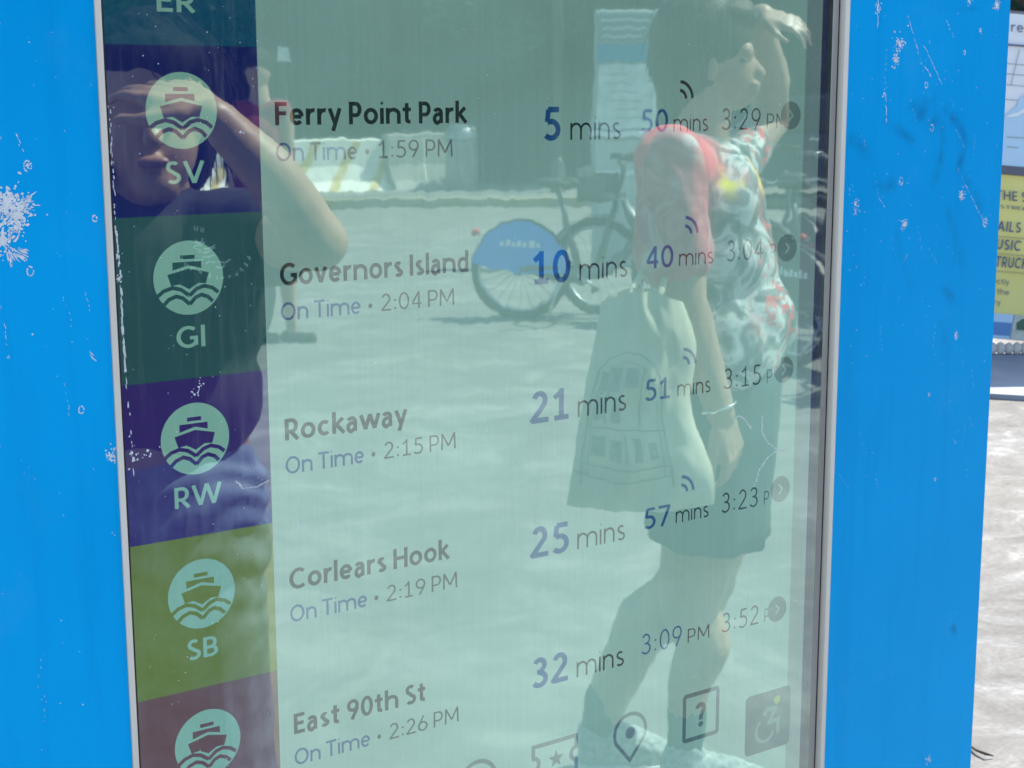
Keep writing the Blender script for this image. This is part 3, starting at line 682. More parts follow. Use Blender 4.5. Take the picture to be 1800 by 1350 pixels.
# legs
b.path([W(1240, 760, h, -.08), W(1225, 960, h, -.07), W(1205, 1060, h, -.06), W(1232, 1130, h, -.06), W(1206, 1200, h, -.06), W(1200, 1290, h, -.06)], [.095, .082, .062, .057, .045, .034])
b.path([W(1262, 760, h, .09), W(1245, 930, h, .09), W(1215, 1040, h, .10), W(1130, 1085, h, .10), W(1085, 1180, h, .10), W(1050, 1270, h, .10)], [.10, .088, .075, .062, .052, .036])
b.path([W(1222, 1010, h, -.0), W(1160, 1080, h, .06)], [.08, .062])
body = b.done('body', M['skin1'], WM, .0052, 3)
b = Blob()
b.ell(W(1226, 64, h), (.103, .082, .098)); b.ell(W(1205, 105, h), (.080, .078, .100)); b.ell(W(1188, 150, h), (.045, .055, .075)); b.cap(W(1178, 165, h), W(1182, 225, h), .036, .018)
b.ell(W(1270, 28, h), (.062, .066, .040))
b.done('hair', M['hair1'], WM, .007, 2, lambda p: .004*noise.noise(Vector((p.x*55, p.y*55, p.z*8))))
def strands(name, centre, rr, parent, n, length, mt, swept, face):
    bm = bmesh.new(); r = random.Random(9)
    for k in range(n):
        t = r.uniform(.1, 3.0); ph = r.uniform(0, 6.28); d = Vector((math.sin(t)*math.cos(ph), math.sin(t)*math.sin(ph), math.cos(t)))
        if d.z < -.3 or (d.dot(face) > .25 and d.z < .75): continue
        p = centre + Vector((d.x*rr, d.y*rr, d.z*rr*1.08)); pts = [p]; v_ = (swept - d*swept.dot(d)).normalized()*1.0+d*r.uniform(-.05, .16)+Vector((r.gauss(0, .12), r.gauss(0, .12), r.gauss(0, .12)))
        for q in range(4): v_ = (v_+Vector((0, 0, -.30))-d*.10+Vector((r.gauss(0, .07), r.gauss(0, .07), 0))); p = p+v_.normalized()*length/4; pts.append(p)
        tube(bm, [q-parent.location for q in pts], [.0016, .0016, .0014, .0012, .0006], 3)
    return tag(bm_obj(name, bm, mt, parent), kind='stuff')
strands('hair_strands', W(1226, 70, 3.1), .098, WM, 220, .085, M['hair1'], -SD-UP*.5, SD)
# tie-dye shirt
m = M['tiedye'] = mat('tie_dye_jersey', (.4, .4, .4), .85); tc = N(m, 'ShaderNodeTexCoord')
def tdnoise(s, d=3, dist=1.5):
    n = N(m, 'ShaderNodeTexNoise'); n.inputs['Scale'].default_value = s; n.inputs['Detail'].default_value = d; n.inputs['Distortion'].default_value = dist
    L(m, tc.outputs['Object'], n.inputs['Vector']); return n.outputs['Fac']
base = ramp(m, tdnoise(14, 5, 1.1), ((.38, (.05, .06, .065)), (.50, (.17, .19, .19)), (.555, (.50, .52, .50)), (.60, (.56, .58, .56)), (.68, (.20, .22, .22))))
sepx = N(m, 'ShaderNodeSeparateXYZ'); L(m, tc.outputs['Object'], sepx.inputs[0])
def dotn(vv, off):
    d = N(m, 'ShaderNodeVectorMath'); d.operation = 'DOT_PRODUCT'; d.inputs[1].default_value = vv; L(m, tc.outputs['Object'], d.inputs[0])
    a = N(m, 'ShaderNodeMath'); a.operation = 'ADD'; a.inputs[1].default_value = off; L(m, d.outputs['Value'], a.inputs[0]); return a.outputs[0]
def spot(px, py, dd, R0, R1, wob=.08):
    c = W(px, py, h, dd)-foot; s = N(m, 'ShaderNodeVectorMath'); s.operation = 'DISTANCE'; s.inputs[1].default_value = c; L(m, tc.outputs['Object'], s.inputs[0])
    n = tdnoise(16, 4, .5); a = N(m, 'ShaderNodeMath'); a.operation = 'MULTIPLY_ADD'; a.inputs[1].default_value = wob*4; L(m, n, a.inputs[0]); L(m, s.outputs['Value'], a.inputs[2])
    r = N(m, 'ShaderNodeMapRange'); r.inputs[1].default_value = R0+wob*2; r.inputs[2].default_value = R1+wob*2; r.inputs[3].default_value = 1; r.inputs[4].default_value = 0; L(m, a.outputs[0], r.inputs[0]); return r.outputs[0]
red = ramp(m, tdnoise(30, 3, 1.2), ((.52, (0, 0, 0)), (.60, (1, 1, 1))))
front = N(m, 'ShaderNodeMapRange'); front.inputs[1].default_value = .02; front.inputs[2].default_value = .10; L(m, dotn(tuple(SD), -(W(1300, 480, h)-foot).dot(SD)+.04), front.inputs[0])
rf = N(m, 'ShaderNodeMath'); rf.operation = 'MULTIPLY'; L(m, red, rf.inputs[0]); L(m, front.outputs[0], rf.inputs[1])
c = mixc(m, rf.outputs[0], base, (.62, .06, .07))
c = mixc(m, spot(1180, 290, -.2, .06, .17, .05), c, (.72, .09, .12))
c = mixc(m, spot(1270, 332, -.15, .010, .034, .035), c, (.85, .70, .02))
c = mixc(m, spot(1325, 300, .0, .02, .05, .03), c, (.75, .42, .04))
L(m, c, bs(m).inputs['Base Color'])
m2 = m = M['coral'] = mat('coral_tie_dye_jersey', (.6, .1, .1), .88); v = vec(m)
c = ramp(m, noisen(m, v, 13, 4, .6, 1.2), ((.32, (.34, .06, .08)), (.46, (.46, .09, .12)), (.58, (.56, .19, .20)), (.69, (.56, .46, .45))))
L(m, mixc(m, ramp(m, noisen(m, v, 6, 3, .5, .8), ((.56, (0,)*3), (.66, (.8,)*3))), c, (.25, .22, .24)), bs(m).inputs['Base Color'])
b = Blob()
b.cap(W(1178, 292, h, -.15), W(1272, 292, h, .15), .074, .066)
b.ell(W(1236, 360, h), (.118, .170, .13)); b.ell(W(1250, 460, h), (.130, .160, .15)); b.ell(W(1272, 560, h), (.138, .170, .12)); b.cap(W(1262, 600, h, -.07), W(1275, 600, h, .08), .125, .118)
def shirtdisp(p):
    return .016*noise.noise(Vector((p.x*7, p.y*7, p.z*5.5))) + .010*noise.noise(Vector((p.x*18, p.y*18, p.z*14)))
b.done('tie_dye_shirt', M['tiedye'], WM, .008, 5, shirtdisp)
b = Blob(); b.path([W(1178, 290, h, -.17), W(1176, 370, h, -.19), W(1180, 446, h, -.205)], [.066, .068, .071])
b.done('shirt_sleeve', M['coral'], WM, .007, 3, lambda p: .012*noise.noise(Vector((p.x*16, p.y*16, p.z*3.5)))+.006*noise.noise(Vector((p.x*34+p.z*14, p.y*34, p.z*6))))
b = Blob(); b.cap(W(1278, 290, h, .12), W(1306, 262, h, .20), .058, .056); b.done('shirt_sleeve', M['tiedye'], WM, .007, 3)
# shorts
def shell(name, rows, mt, parent, n=48, fold=.006, nf=9):
    V, F = [], []
    for j, (c, ra, rb) in enumerate(rows):
        for i in range(n):
            t = 2*math.pi*i/n; k = 1+fold/ra*math.sin(nf*t+j*.4)*(j/len(rows)) + fold/ra*.8*noise.noise(Vector((math.cos(t)*2, math.sin(t)*2, j*.5)))
            V.append(c + SD*ra*k*math.cos(t) + AW*rb*k*math.sin(t))
    for j in range(len(rows)-1):
        for i in range(n): F.append((j*n+i, j*n+(i+1) % n, (j+1)*n+(i+1) % n, (j+1)*n+i))
    V = [v-parent.location for v in V]
    o = mesh_obj(name, V, F, mt, parent, True); s_ = o.modifiers.new('s', 'SOLIDIFY'); s_.thickness = .004; return o
shell('shorts', [(W(1262-(y-600)*.075, y, h), ra, rb) for y, ra, rb in ((600, .122, .155), (680, .130, .172), (760, .130, .182), (840, .128, .188), (900, .126, .190), (932, .125, .192))], M['navy_cloth'], WM)
# socks and shoes
for (ax, ay, tx, ty, dd) in ((1200, 1285, 1330, 1372, -.06), (1050, 1268, 1150, 1352, .10)):
    b = Blob(); b.cap(W(ax+4, ay-40, h, dd), W(ax, ay+20, h, dd), .041, .040); b.done('sock', M['sock'], WM, .006, 2, lambda p: .0025*noise.noise(Vector((p.x*90, p.y*90, p.z*60))))
    b = Blob(); a0 = W(ax-8, ay+55, h, dd); a1 = W(tx, ty, h, dd); a0.z = max(a0.z, .05); a1.z = .045
    g0 = Vector((a0.x, a0.y, .045))
    b.path([W(ax, ay+28, h, dd), g0+UP*.035, g0.lerp(a1, .55)+UP*.02, a1], [.043, .044, .043, .034]); b.cap(g0, a1, .040, .034)
    b.done('shoe', M['shoe'], WM, .006, 3, lambda p: .003*noise.noise(Vector((p.x*70, p.y*70, p.z*70))))
    q0, q1 = Vector((g0.x, g0.y, .016)), Vector((a1.x, a1.y, .016)); ax_ = (q1-q0).normalized(); pr = Vector((-ax_.y, ax_.x, 0)); bm = bmesh.new()
    ring = [q0-ax_*.045*math.cos(rad(t))+pr*.044*math.sin(rad(t)) for t in range(-80, 81, 20)] + [q1+ax_*.04*math.cos(rad(t))+pr*.042*-math.sin(rad(t)) for t in range(-80, 81, 20)]
    lo = [bm.verts.new(Vector((p.x, p.y, .001))-foot) for p in ring]; hi = [bm.verts.new(Vector((p.x, p.y, .028))-foot) for p in ring]
    bm.faces.new(lo[::-1]); bm.faces.new(hi)
    for i in range(len(ring)): bm.faces.new((lo[i], lo[(i+1) % len(ring)], hi[(i+1) % len(ring)], hi[i]))
    bmesh.ops.recalc_face_normals(bm, faces=bm.faces); bm_obj('sole', bm, M['sole'], WM)
bw = NA[-1].lerp(NA[-2], .12); bd = (NA[-2]-NA[-1]).normalized(); bx_ = bd.orthogonal().normalized(); by_ = bd.cross(bx_)
tubeo('bracelet', [bw-foot+(bx_*math.cos(t)+by_*math.sin(t))*.034 for t in [2*math.pi*i/24 for i in range(24)]], .0028, M['silver'], WM, 6, True)
for dd in (-.052, ):
    e = Blob(); e.ell(W(1300, 106, h, dd), (.008, .006, .006)); e.done('eye', M['eye'], WM, .003, 0)

# tote bag: a soft pillow hanging from her shoulder
TB = thing('tote_bag', 'cream tote bag with grey arched window print, hanging beside the woman in tie-dye', 'tote bag', W(1118, 885, h, -.30))
def bagpt(u, v, side):          # u across 0..1, v down 0..1
    x0 = 1050-60*v; x1 = 1195+50*v+12*math.sin(v*9); y0 = 530+(885-530)*v; y = y0+12*math.sin(u*math.pi)*(v-.3)-(18*math.sin(u*math.pi) if v < .02 else 0)
    th = .045*(math.sin(math.pi*min(1, max(0, u)))**.5)*(.25+.75*math.sin(math.pi*min(1, .12+v*.86))**.6)
    wr = .016*noise.noise(Vector((u*4, v*5, side)))+.009*noise.noise(Vector((u*11, v*7, side+5)))+.004*noise.noise(Vector((u*25, v*14, side+9)))
    return W(x0+(x1-x0)*u, y, h, -.31) + AW*(side*th + wr*(math.sin(math.pi*u)))
V, F = [], []; nu, nv = 26, 40
for sgn in (-1, 1):
    bs0 = len(V)
    for j in range(nv+1):
        for i in range(nu+1): V.append(bagpt(i/nu, j/nv, sgn)-TB.location)
    for j in range(nv):
        for i in range(nu):
            a = bs0+j*(nu+1)+i; F.append((a, a+1, a+nu+2, a+nu+1))
bg = mesh_obj('bag_body', V, F, M['canvas'], TB, True)
def bagline(name, pts, w):
    V, F = [], []; P_ = []
    for i in range(len(pts)-1):
        n = max(2, int(math.hypot(pts[i+1][0]-pts[i][0], (pts[i+1][1]-pts[i][1])*1.6)*26))
        for k in range(n): t = k/n; P_.append((pts[i][0]*(1-t)+pts[i+1][0]*t, pts[i][1]*(1-t)+pts[i+1][1]*t))
    P_.append(pts[-1])
    vs, fs = ribbon([(a, b_*2.2) for a, b_ in P_], w)
    return mesh_obj(name, [bagpt(q[0], q[1]/2.2, -1)-AW*.0022-TB.location for q in vs], fs, M['print'], TB, True)
frame = [(.06, .88), (.06, .42), (.08, .33), (.16, .27), (.30, .235), (.45, .245), (.58, .29), (.67, .36), (.70, .44), (.70, .88)]
bagline('bag_print', frame, .014); bagline('bag_print', [(.10, .84), (.10, .44), (.16, .34), (.30, .28), (.45, .29), (.60, .36), (.655, .46), (.655, .84)], .007)
for p_ in ([(.06, .60), (.70, .60)], [(.0, .77), (.3, .80), (.7, .775)], [(.0, .82), (.3, .86), (.7, .83)], [(.38, .62), (.38, .76)], [(.2, .30), (.2, .58)], [(.5, .30), (.5, .58)]): bagline('bag_print', p_, .012)
def bagpatch(u0, u1, v0, v1):
    V, F = [], []
    for j in range(7):
        for i in range(7): V.append(bagpt(u0+(u1-u0)*i/6, v0+(v1-v0)*j/6, -1)-AW*.0015-TB.location)
    for j in range(6):
        for i in range(6): a = j*7+i; F.append((a, a+1, a+8, a+7))
    mesh_obj('bag_print', V, F, M['print'], TB, True)
for q in ((.12, .18, .33, .42), (.22, .30, .31, .42), (.34, .46, .31, .40), (.12, .19, .45, .56), (.26, .34, .45, .57), (.12, .22, .64, .74), (.26, .34, .65, .76), (.44, .50, .64, .75), (.56, .62, .66, .74)): bagpatch(*q)
for dx in (0, 1):
    pts = [W(1085+dx*60, 545, h, -.30), W(1110+dx*50, 500, h, -.27), W(1150+dx*24, 440, h, -.13), W(1160+dx*20, 380, h, -.09), W(1168+dx*14, 300, h, -.09), W(1192, 250, h, -.10), W(1222, 240, h, -.06)]
    tubeo('bag_strap', [p-TB.location for p in pts], .006, M['canvas'], TB, 8)

# ------------------------------------------------------------------ the woman in black beside the camera
h = 2.12
f2 = W(270, 1000, h); f2.z = 0
WB = bodyroot('person', 'person in black t-shirt and jeans with one forearm raised across the forehead', f2)
b = Blob()
b.ell(W(262, 170, h), (.078, .092, .102)); b.ell(W(262, 235, h, -.015), (.062, .078, .088)); b.cap(W(262, 315, h, -.05), W(262, 322, h, -.02), .034, .04)
b.cap(W(262, 190, h, -.098), W(262, 245, h, -.122), .010, .014); b.ell(W(262, 284, h, -.096), (.026, .012, .008)); b.ell(W(262, 292, h, -.095), (.022, .012, .007))
b.cap(W(222, 178, h, -.075), W(302, 178, h, -.075), .017); b.cap(W(262, 330, h, .01), W(265, 410, h, .03), .052, .060)
b.cap(W(150, 425, h, .02), W(385, 425, h, .02), .060, .058)
b.ell(W(265, 520, h, .02), (.155, .10, .15)); b.ell(W(265, 660, h, .02), (.130, .095, .14)); b.ell(W(268, 770, h, .02), (.134, .092, .10)); b.ell(W(272, 890, h, .03), (.115, .07, .10))
E2 = W(556, 425, h, -.20); W2 = W(372, 205, h, -.25)
b.path([W(395, 412, h, .0), E2, W(470, 305, h, -.225), W2], [.050, .036, .035, .024])
hand(b, W2, W(258, 148, h, -.17)-W2, UP*.8-AW*.5+SD*.2, .180, 12, 8, -1, 30)
b.path([W(165, 430, h, .02), W(130, 640, h, .03), W(150, 830, h, -.05)], [.050, .042, .030]); hand(b, W(150, 830, h, -.05), -UP, -SD, .175, 30, 6, 1, 25)
for sx in (-1, 1): b.path([W(280+sx*62, 950, h, .02), W(290+sx*60, 1500, h, .02), Vector((f2.x, f2.y, .1))+SD*sx*.09], [.09, .06, .04])
b.done('body', M['skin2'], WB, .0055, 3)
for sx in (-1, 1):
    e = Blob(); e.ell(W(262+sx*32, 202, h, -.072), (.014, .011, .010)); e.done('eye', M['eye'], WB, .003, 0)
    e = Blob(); e.ell(W(262+sx*32, 202, h, -.081), (.006, .005, .006)); e.done('iris', M['iris'], WB, .0015, 0)
e = Blob(); e.ell(W(262, 284, h, -.1035), (.022, .007, .005)); e.ell(W(262, 290, h, -.1035), (.019, .007, .005)); e.done('lips', M['lips'], WB, .003, 1)
b = Blob(); b.ell(W(262, 150, h, .025), (.094, .098, .105)); b.ell(W(262, 210, h, .06), (.098, .075, .13))
b.path([W(170, 150, h), W(150, 260, h), W(140, 380, h), W(144, 470, h, -.03)], [.036, .040, .036, .018]); b.path([W(340, 140, h), W(345, 210, h, .02), W(332, 300, h, .04), W(325, 345, h, .05)], [.028, .024, .02, .012])
b.ell(W(262, 110, h, -.02), (.075, .07, .05))
b.done('hair', M['hair2'], WB, .007, 2, lambda p: .005*noise.noise(Vector((p.x*60, p.y*60, p.z*7))))
strands('hair_strands', W(262, 158, h, .02), .102, WB, 240, .13, M['hair2'], SD-UP, -AW)
b = Blob(); b.cap(W(150, 425, h, .02), W(385, 425, h, .02), .074, .070); b.ell(W(265, 520, h, .02), (.170, .118, .16)); b.ell(W(262, 640, h, .02), (.152, .118, .16)); b.cap(W(215, 690, h, .02), W(325, 690, h, .02), .112, .112)
b.cap(W(385, 420, h, .0), W(462, 424, h, -.09), .068, .064); b.cap(W(165, 430, h, .02), W(140, 540, h, .03), .07, .068)
tshirt = b.done('black_t_shirt', M['black_cloth'], WB, .008, 4, lambda p: .010*noise.noise(Vector((p.x*8, p.y*8, p.z*5)))+.004*noise.noise(Vector((p.x*26, p.y*26, p.z*12))))
# pale line drawing printed on the chest: a curved row of short strokes and loose loops, cast onto the cloth
from mathutils.bvhtree import BVHTree
bvh = BVHTree.FromObject(tshirt, bpy.context.evaluated_depsgraph_get())
def onshirt(px, py):
    o_ = W(px, py, h, -.4)-f2; hit = bvh.ray_cast(o_, AW)
    return (hit[0]-AW*.0018) if hit[0] else None
V, F = [], []
def pstroke(pts, w):
    vs, fs = ribbon(pts, w); q = [onshirt(*p) for p in vs]
    if all(q): b0 = len(V); V.extend(q); F.extend([tuple(b0+i for i in f) for f in fs])
for k in range(12):
    a = rad(200+k*12); cx, cy = 285+95*math.cos(a)*-.9, 470-72*math.sin(a); pstroke([(cx+rnd.uniform(-4, 4), cy-6), (cx+rnd.uniform(-4, 4), cy+1)], 2.6); pstroke([(cx-3, cy+rnd.uniform(-6, 3)), (cx+4, cy+rnd.uniform(-6, 3))], 2.2)
for k in range(16):
    x0, y0 = rnd.uniform(225, 300), rnd.uniform(462, 520); pstroke([(x0, y0), (x0+rnd.uniform(5, 16), y0-rnd.uniform(-2, 7)), (x0+rnd.uniform(18, 30), y0-rnd.uniform(0, 9))], rnd.uniform(1.6, 3.4))
for k in range(4): pstroke([(236+k*8, 437), (236+k*8+rnd.uniform(-3, 3), 446)], 2.4)
mesh_obj('shirt_print', V, F, mat('white_print', (.75, .74, .68), .8), WB)
b = Blob(); b.cap(W(205, 880, h, .01), W(335, 874, h, .01), .108, .108); b.cap(W(195, 935, h, .02), W(325, 935, h, .02), .120, .122)
for sx in (-1, 1): b.path([W(270+sx*62, 960, h, .02), W(300+sx*66, 1250, h, .02), Vector((f2.x, f2.y, .15))+SD*sx*.10], [.105, .092, .07])
def jd(p):
    d = p-W(420, 790, 2.12); return .005*math.sin(p.z*120+8*noise.noise(Vector((p.x*9, p.y*9, p.z*6))))*max(0, .9-abs(p.z-.93)*3.2)+.004*noise.noise(Vector((p.x*25, p.y*25, p.z*16)))
b.done('jeans', M['denim'], WB, .008, 2, jd)
for sx in (-1, 1):
    b = Blob(); q = Vector((f2.x, f2.y, .045))+SD*sx*.10; b.cap(q+AW*.05, q-AW*.13, .045, .038); b.done('shoe', M['sole'], WB, .008, 2)

# ------------------------------------------------------------------ the walker further off
h = 9.0
f3 = G(482, 600); f3.z = 0
WK = bodyroot('person', 'distant walker in dark red top with bare legs and black sandals', f3)
hh = (f3-Vector((EYE.x, -EYE.y, 0))).dot(AW); h = hh
b = Blob(); b.ell(W(452, 122, h), (.078, .09, .11)); b.cap(W(454, 150, h), W(456, 175, h), .05, .06); b.cap(W(418, 192, h), W(494, 192, h), .055, .055)
b.ell(W(456, 240, h), (.14, .10, .17)); b.ell(W(458, 320, h), (.14, .11, .15))
b.path([W(470, 370, h), W(500, 470, h, -.08), W(512, 575, h, .0), W(514, 596, h)], [.095, .062, .036, .032]); b.path([W(455, 370, h), W(446, 470, h, -.06), W(449, 570, h, .02), W(450, 590, h)], [.095, .062, .038, .032])
for sx, x in ((-1, 414), (1, 500)): b.path([W(x, 195, h), W(x+sx*10, 265, h), W(x+sx*8, 325, h, -.1)], [.045, .038, .028]); hand(b, W(x+sx*8, 325, h, -.1), -UP, SD*sx, .17, 20, 8, 1, 25)
b.done('body', M['skin1'], WK, .010, 2)
b = Blob(); b.ell(W(452, 112, h, .01), (.09, .10, .105)); b.done('hair', M['hair2'], WK, .012, 1)
b = Blob(); b.cap(W(418, 194, h), W(494, 194, h), .066, .066); b.ell(W(456, 245, h), (.155, .12, .18)); b.cap(W(445, 318, h), W(472, 318, h), .125, .125); b.done('red_top', M['redshirt'], WK, .012, 3)
b = Blob(); b.cap(W(445, 340, h), W(470, 340, h), .12, .12); b.path([W(474, 350, h), W(494, 430, h, -.05)], [.11, .09]); b.path([W(452, 350, h), W(447, 430, h, -.05)], [.11, .09]); b.done('dark_shorts', M['black_cloth'], WK, .012, 3)
for x in (512, 449):
    b = Blob(); q = W(x, 594, h); q.z = .03; b.cap(q-SD*.03, q+SD*.13-AW*.05, .04, .034); b.done('sandal', M['black_cloth'], WK, .01, 1)

# ================================================================== things across the plaza
M['barrier'] = noisy('white_barrier_paint', (.74, .73, .62), (.90, .89, .78), 5, .75, bstr=.3, bdist=.01, det=8)
M['stripe'] = noisy('faded_yellow_stripe', (.52, .40, .10), (.72, .60, .30), 9, .75)
M['barrier2'] = noisy('shaded_barrier_grey', (.26, .27, .24), (.36, .36, .33), 4, .85, bstr=.3, bdist=.01)  # darker grey: shade of the second barrier put into its colour; roof shares it
M['bin'] = noisy('grey_bin_steel', (.22, .24, .25), (.38, .40, .40), 12, .4, .6, scale=(1, 1, .2))
M['tyre'] = noisy('tyre_rubber', (.02, .02, .022), (.04, .04, .042), 40, .8)
M['rim'] = mat('rim_alloy', (.55, .56, .57), .3, 1); M['bikeblue'] = noisy('bike_blue', (.01, .20, .74), (.02, .26, .84), 6, .3)
M['bikedark'] = mat('bike_graphite', (.05, .055, .06), .4); M['bikesilver'] = noisy('bike_silver_frame', (.09, .10, .11), (.15, .16, .17), 10, .35, .4)
M['rub'] = mat('black_rubber', (.015, .015, .015), .7); M['white'] = mat('white_paint', (.82, .83, .83), .5); M['redp'] = mat('red_plastic', (.5, .02, .02), .4)

def barrier(name, label, c, yaw, ln, mt, hgt=.86, stripes=False, group=None):
    T = thing(name, label, 'barrier', c, group)
    ax = (SD*math.cos(yaw)+AW*math.sin(yaw)).normalized(); nx = Vector((-ax.y, ax.x, 0)); nx = nx if nx.dot(AW) < 0 else -nx
    prof = [(.30, 0), (.30, .07), (.16, .26), (.085, .50), (.075, hgt-.02), (.055, hgt), (-.055, hgt), (-.075, hgt-.02), (-.085, .50), (-.16, .26), (-.30, .07), (-.30, 0)]
    V, F = [], []; n = 12; mN = len(prof)
    for i in range(n+1):
        for (d, z) in prof: V.append(ax*(ln*(i/n-.5)) + nx*(d+.004*noise.noise(Vector((i, z*9, d*5)))) + UP*z)
    for i in range(n):
        for k in range(mN): F.append((i*mN+k, i*mN+(k+1) % mN, (i+1)*mN+(k+1) % mN, (i+1)*mN+k))
    F += [tuple(range(mN)), tuple(n*mN+k for k in reversed(range(mN)))]
    o = mesh_obj('concrete_body', V, F, mt, T)
    if stripes:
        def onface(z):
            for (d0, z0), (d1, z1) in zip(prof, prof[1:]):
                if z0 <= z <= z1: return d0+(d1-d0)*(z-z0)/max(1e-6, z1-z0)+.007
            return .06
        x = -ln/2+.15
        while x < ln/2-.65:
            V, F = [], []; zs = [.02, .07, .16, .26, .38, .50, .62, .74, hgt-.03]
            for z in zs:
                for w_ in (0, .13): V.append(ax*(x+w_+z*.55) + nx*onface(z) + UP*z)
            for i in range(len(zs)-1): F.append((2*i, 2*i+1, 2*i+3, 2*i+2))
            mesh_obj('painted_stripe', V, F, M['stripe'], T); x += .62
    for sx in (-.3, .3): bm = bmesh.new(); tube(bm, [ax*(ln*sx)+UP*(hgt-.01), ax*(ln*sx)+UP*(hgt+.05), ax*(ln*sx+.12)+UP*(hgt+.05), ax*(ln*sx+.12)+UP*(hgt-.01)], .010, 6); bm_obj('lifting_loop', bm, M['bikedark'], T, True)
    return T
def spot_on(x, y): p = G(x, y); p.z = 0; return p
barrier('concrete_barrier', 'white painted concrete barrier with faded yellow diagonal stripes, standing left of the grey bin', spot_on(548, 350), rad(22), 3.7, M['barrier'], .92, True)
barrier('concrete_barrier', 'concrete barrier end with its shade painted in as grey, standing between striped barrier and grey bin', spot_on(748, 347)+AW*.4, rad(34), 1.5, M['barrier2'], 1.0)
# litter bin
bc = spot_on(812, 347); BN = thing('litter_bin', 'round grey steel litter bin with domed lid beside the concrete barriers', 'bin', bc)
def lathe(name, prof, mt, parent, n=32, c=Vector((0, 0, 0))):
    V, F = [], []
    for (r, z) in prof:
        for k in range(n): V.append(c+Vector((r*math.cos(2*math.pi*k/n), r*math.sin(2*math.pi*k/n), z)))
    for j in range(len(prof)-1):
        for k in range(n): F.append((j*n+k, j*n+(k+1) % n, (j+1)*n+(k+1) % n, (j+1)*n+k))
    return mesh_obj(name, V, F, mt, parent, True)
lathe('bin_body', [(.001, .02), (.24, .02), (.25, .05), (.26, .85), (.27, .88), (.25, .89), (.24, .86)], M['bin'], BN)
lathe('bin_lid', [(.27, .90), (.28, .93), (.25, 1.04), (.16, 1.13), (.13, 1.14), (.12, 1.10), (.001, 1.09)], M['bin'], BN)
for k in range(4): t = rad(45+90*k); tubeo('lid_post', [(.25*math.cos(t), .25*math.sin(t), .86), (.25*math.cos(t), .25*math.sin(t), .94)], .012, M['bikedark'], BN, 6)

# information column
ic_ = spot_on(1095, 470); IC = thing('information_column', 'tall pale information column with blue band and map panel, across the plaza', 'sign', ic_)
hd = (ic_-Vector((EYE.x, -EYE.y, 0))).dot(AW); k_ = hd/FOC
def icb(name, x0, x1, z0, z1, d0, d1, mt, bv=.006):
    bm = bmesh.new(); vs = [bm.verts.new(SD*a+AW*b_+UP*c) for a in (x0, x1) for b_ in (d0, d1) for c in (z0, z1)]
    for f in ((0, 1, 3, 2), (4, 6, 7, 5), (0, 4, 5, 1), (2, 3, 7, 6), (0, 2, 6, 4), (1, 5, 7, 3)): bm.faces.new([vs[i] for i in f])
    bmesh.ops.recalc_face_normals(bm, faces=bm.faces)
    if bv: bevel(bm, bv, 1)
    return bm_obj(name, bm, mt, IC)
M['icframe'] = noisy('pale_steel', (.30, .36, .36), (.38, .43, .43), 4, .5); M['icmap'] = noisy('map_print', (.52, .60, .58), (.78, .82, .80), 7, .6, det=6); M['icblue'] = mat('sign_blue', (.03, .25, .42), .5)
hgt = 1.45+hd*math.tan(rad(3.3)); wd = 55*k_
icb('column_body', -wd, wd, .0, hgt, .0, .16, M['icframe'], .012)
icb('header_board', -wd+.02, wd-.02, hgt-.27, hgt-.03, -.012, .002, mat('header_grey', (.20, .27, .27), .6), .003)
for q in range(3): icb('header_line', -wd+.06, wd-.08-.04*q, hgt-.10-.07*q, hgt-.075-.07*q, -.018, -.010, mat('pale_line', (.5, .56, .55), .6), 0)
icb('blue_band', -wd+.02, wd-.02, hgt-.44, hgt-.29, -.012, .002, M['icblue'], .003)
icb('map_panel', -wd+.03, wd-.02, hgt-1.02, hgt-.46, -.012, .002, M['icmap'], .003)
for q in range(6): icb('map_line', -wd+.06+.03*q, -wd+.06+.03*q+rnd.uniform(.2, .35), hgt-.55-.075*q, hgt-.543-.075*q, -.016, -.010, M['icframe'], 0)
icb('ledge', -wd-.01, wd+.01, hgt-1.09, hgt-1.04, -.05, .002, M['white'], .006)
icb('lower_panel', -wd+.03, wd-.02, hgt-1.9, hgt-1.12, -.012, .002, noisy('lower_panel_grey', (.40, .47, .45), (.48, .54, .52), 3, .6), .003)
icb('ledge', -wd-.0, wd+.0, hgt-1.42, hgt-1.385, -.035, -.010, M['white'], .006)

